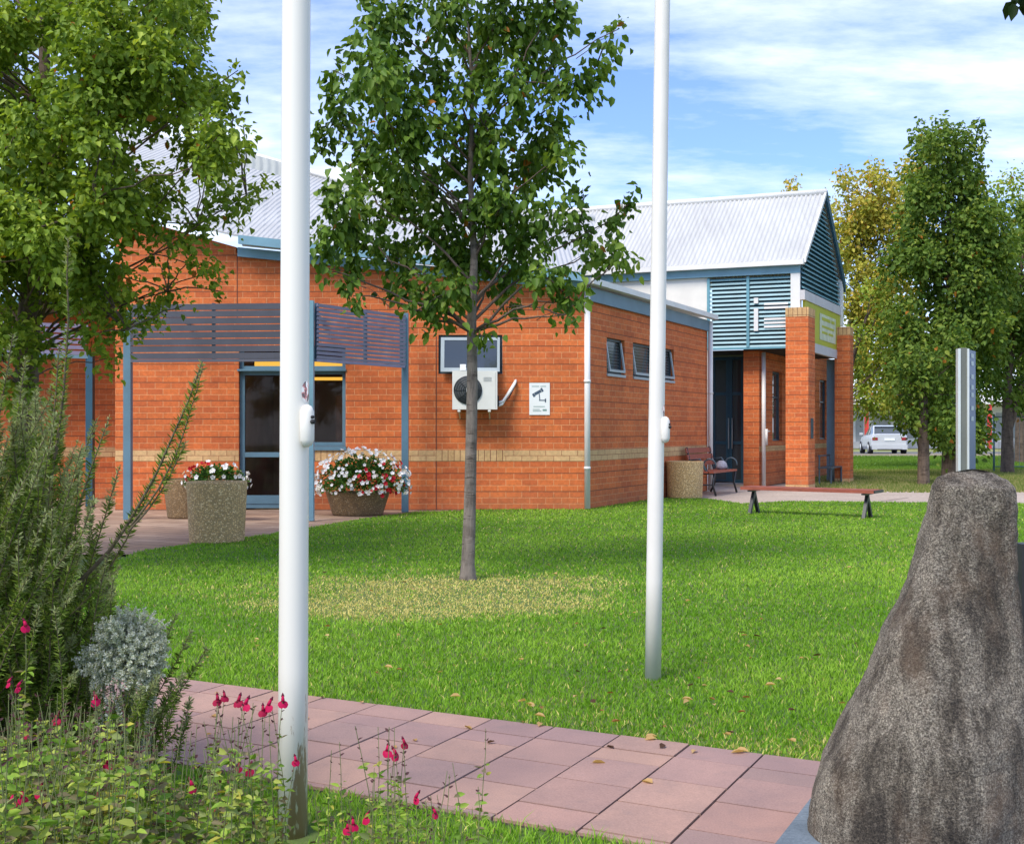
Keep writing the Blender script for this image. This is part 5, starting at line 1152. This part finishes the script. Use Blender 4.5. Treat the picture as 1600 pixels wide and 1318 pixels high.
mb = MB(); V = []
for y, z, hw in ((1.05, 1.415, .58), (1.7, 1.475, .58), (2.5, 1.445, .58)):
    V += [cpt(-hw, y, z), cpt(hw, y, z)]
mb.grid(V, [(0, 1, 3, 2), (2, 3, 5, 4)], False)
for s in (-1, 1): mb.bar(cpt(s*.70, .5, 1.02), cpt(s*.60, 1.15, 1.43), .06); mb.bar(cpt(s*.765, 1.75, 1.0), cpt(s*.615, 1.75, 1.44), .06)
mb.build('roof', M['carpaint'], CR)
for s in (-1, 1):
    mb = MB(); mb.obox(cpt(s*.84, -.02, .72), -rt*s*.26, fw*.05, UP*.14); mb.build('tail_light', M['taillight'], CR)
    for y in (.85, 3.6):
        mb = MB(); c = cpt(s*.82, y, .32); mb.tube([c-rt*.11, c+rt*.11], .32, 20); wv = mb.build('wheel', M['rubber'], CR)
        mb = MB(); mb.tube([c+rt*s*.10, c+rt*s*.118], .2, 16); mb.build('rim', M['steeledge'], wv)
    mb = MB(); mb.obox(cpt(s*.91, 2.7, .98), rt*s*.18, fw*.08, UP*.12); mb.build('wing_mirror', M['carpaint'], CR)
mb = MB(); mb.obox(cpt(-.25, -.03, .70), rt*.5, fw*.02, UP*.12); mb.build('number_plate', M['signwhite'], CR)
mb = MB(); mb.obox(cpt(-.86, -.05, .26), rt*1.72, fw*.1, UP*.24); mb.build('bumper', M['carpaint'], CR, bevel=.03)
mb = MB(); mb.obox(cpt(-.6, -.06, .22), rt*1.2, fw*.05, UP*.06); mb.build('bumper_insert', M['rubber'], CR)
SH = thing('shop_building', (24, 79, 0), 'long white shopfront across the road with red posts and red sign', 'building')
mb = MB(); mb.obox((17, 78, 0), (32, 0, 0), (0, 8, 0), (0, 0, 3.6)); mb.build('wall', M['white'], SH)
mb = MB(); mb.obox((17, 76.2, 2.95), (32, 0, 0), (0, 1.8, 0), (0, 0, .16)); mb.build('awning', M['white'], SH)
for x in (P(1357, HY, 76).x, P(1550, HY, 76).x, P(1450, HY, 76).x): 
    mb = MB(); mb.cbox((x, 76.4, 0), .22, .22, 2.95); mb.build('post', M['red'], SH)
mb = MB(); mb.obox((P(1398, HY, 76).x, 76.1, 2.0), (1.1, 0, 0), (0, .08, 0), (0, 0, .9)); mb.build('hanging_sign', M['red'], SH)
mb = MB(); mb.obox((P(1337, HY, 78).x, 77.95, .05), (.5, 0, 0), (0, .04, 0), (0, 0, 2.5)); mb.build('door', M['doorgrey'], SH)
for a_, b_2 in ((1364, 1392), (1404, 1440), (1455, 1490), (1530, 1546), (1556, 1600)):
    x = P(a_, HY, 78).x; mb = MB(); mb.obox((x, 77.95, .7), (P(b_2, HY, 78).x-x, 0, 0), (0, .04, 0), (0, 0, 1.7)); mb.build('window', M['doorgrey'], SH)
mb = MB(); mb.obox((17, 77.9, .0), (32, 0, 0), (0, .05, 0), (0, 0, .45)); mb.build('plinth_wall', M['beam'], SH)
FE = thing('mesh_fence', (P(1555, HY, 34).x, 34, 0), 'thin grey green mesh fence around the forked tree at right', 'fence')
xa = P(1553, HY, 34).x
for k in range(5): mb = MB(); mb.tube([(xa+k*1.6, 34, 0), (xa+k*1.6, 34, 1.7)], .03, 8); mb.build('post', M['bluegrey'], FE)
mb = MB()
for k in range(44): mb.tube([(xa+k*.15, 34, .15), (xa+k*.15, 34, 1.62)], .005, 4, False)
for z in (.15, 1.62): mb.tube([(xa, 34, z), (xa+6.4, 34, z)], .015, 6)
mb.build('mesh_panel', M['bluegrey'], FE)
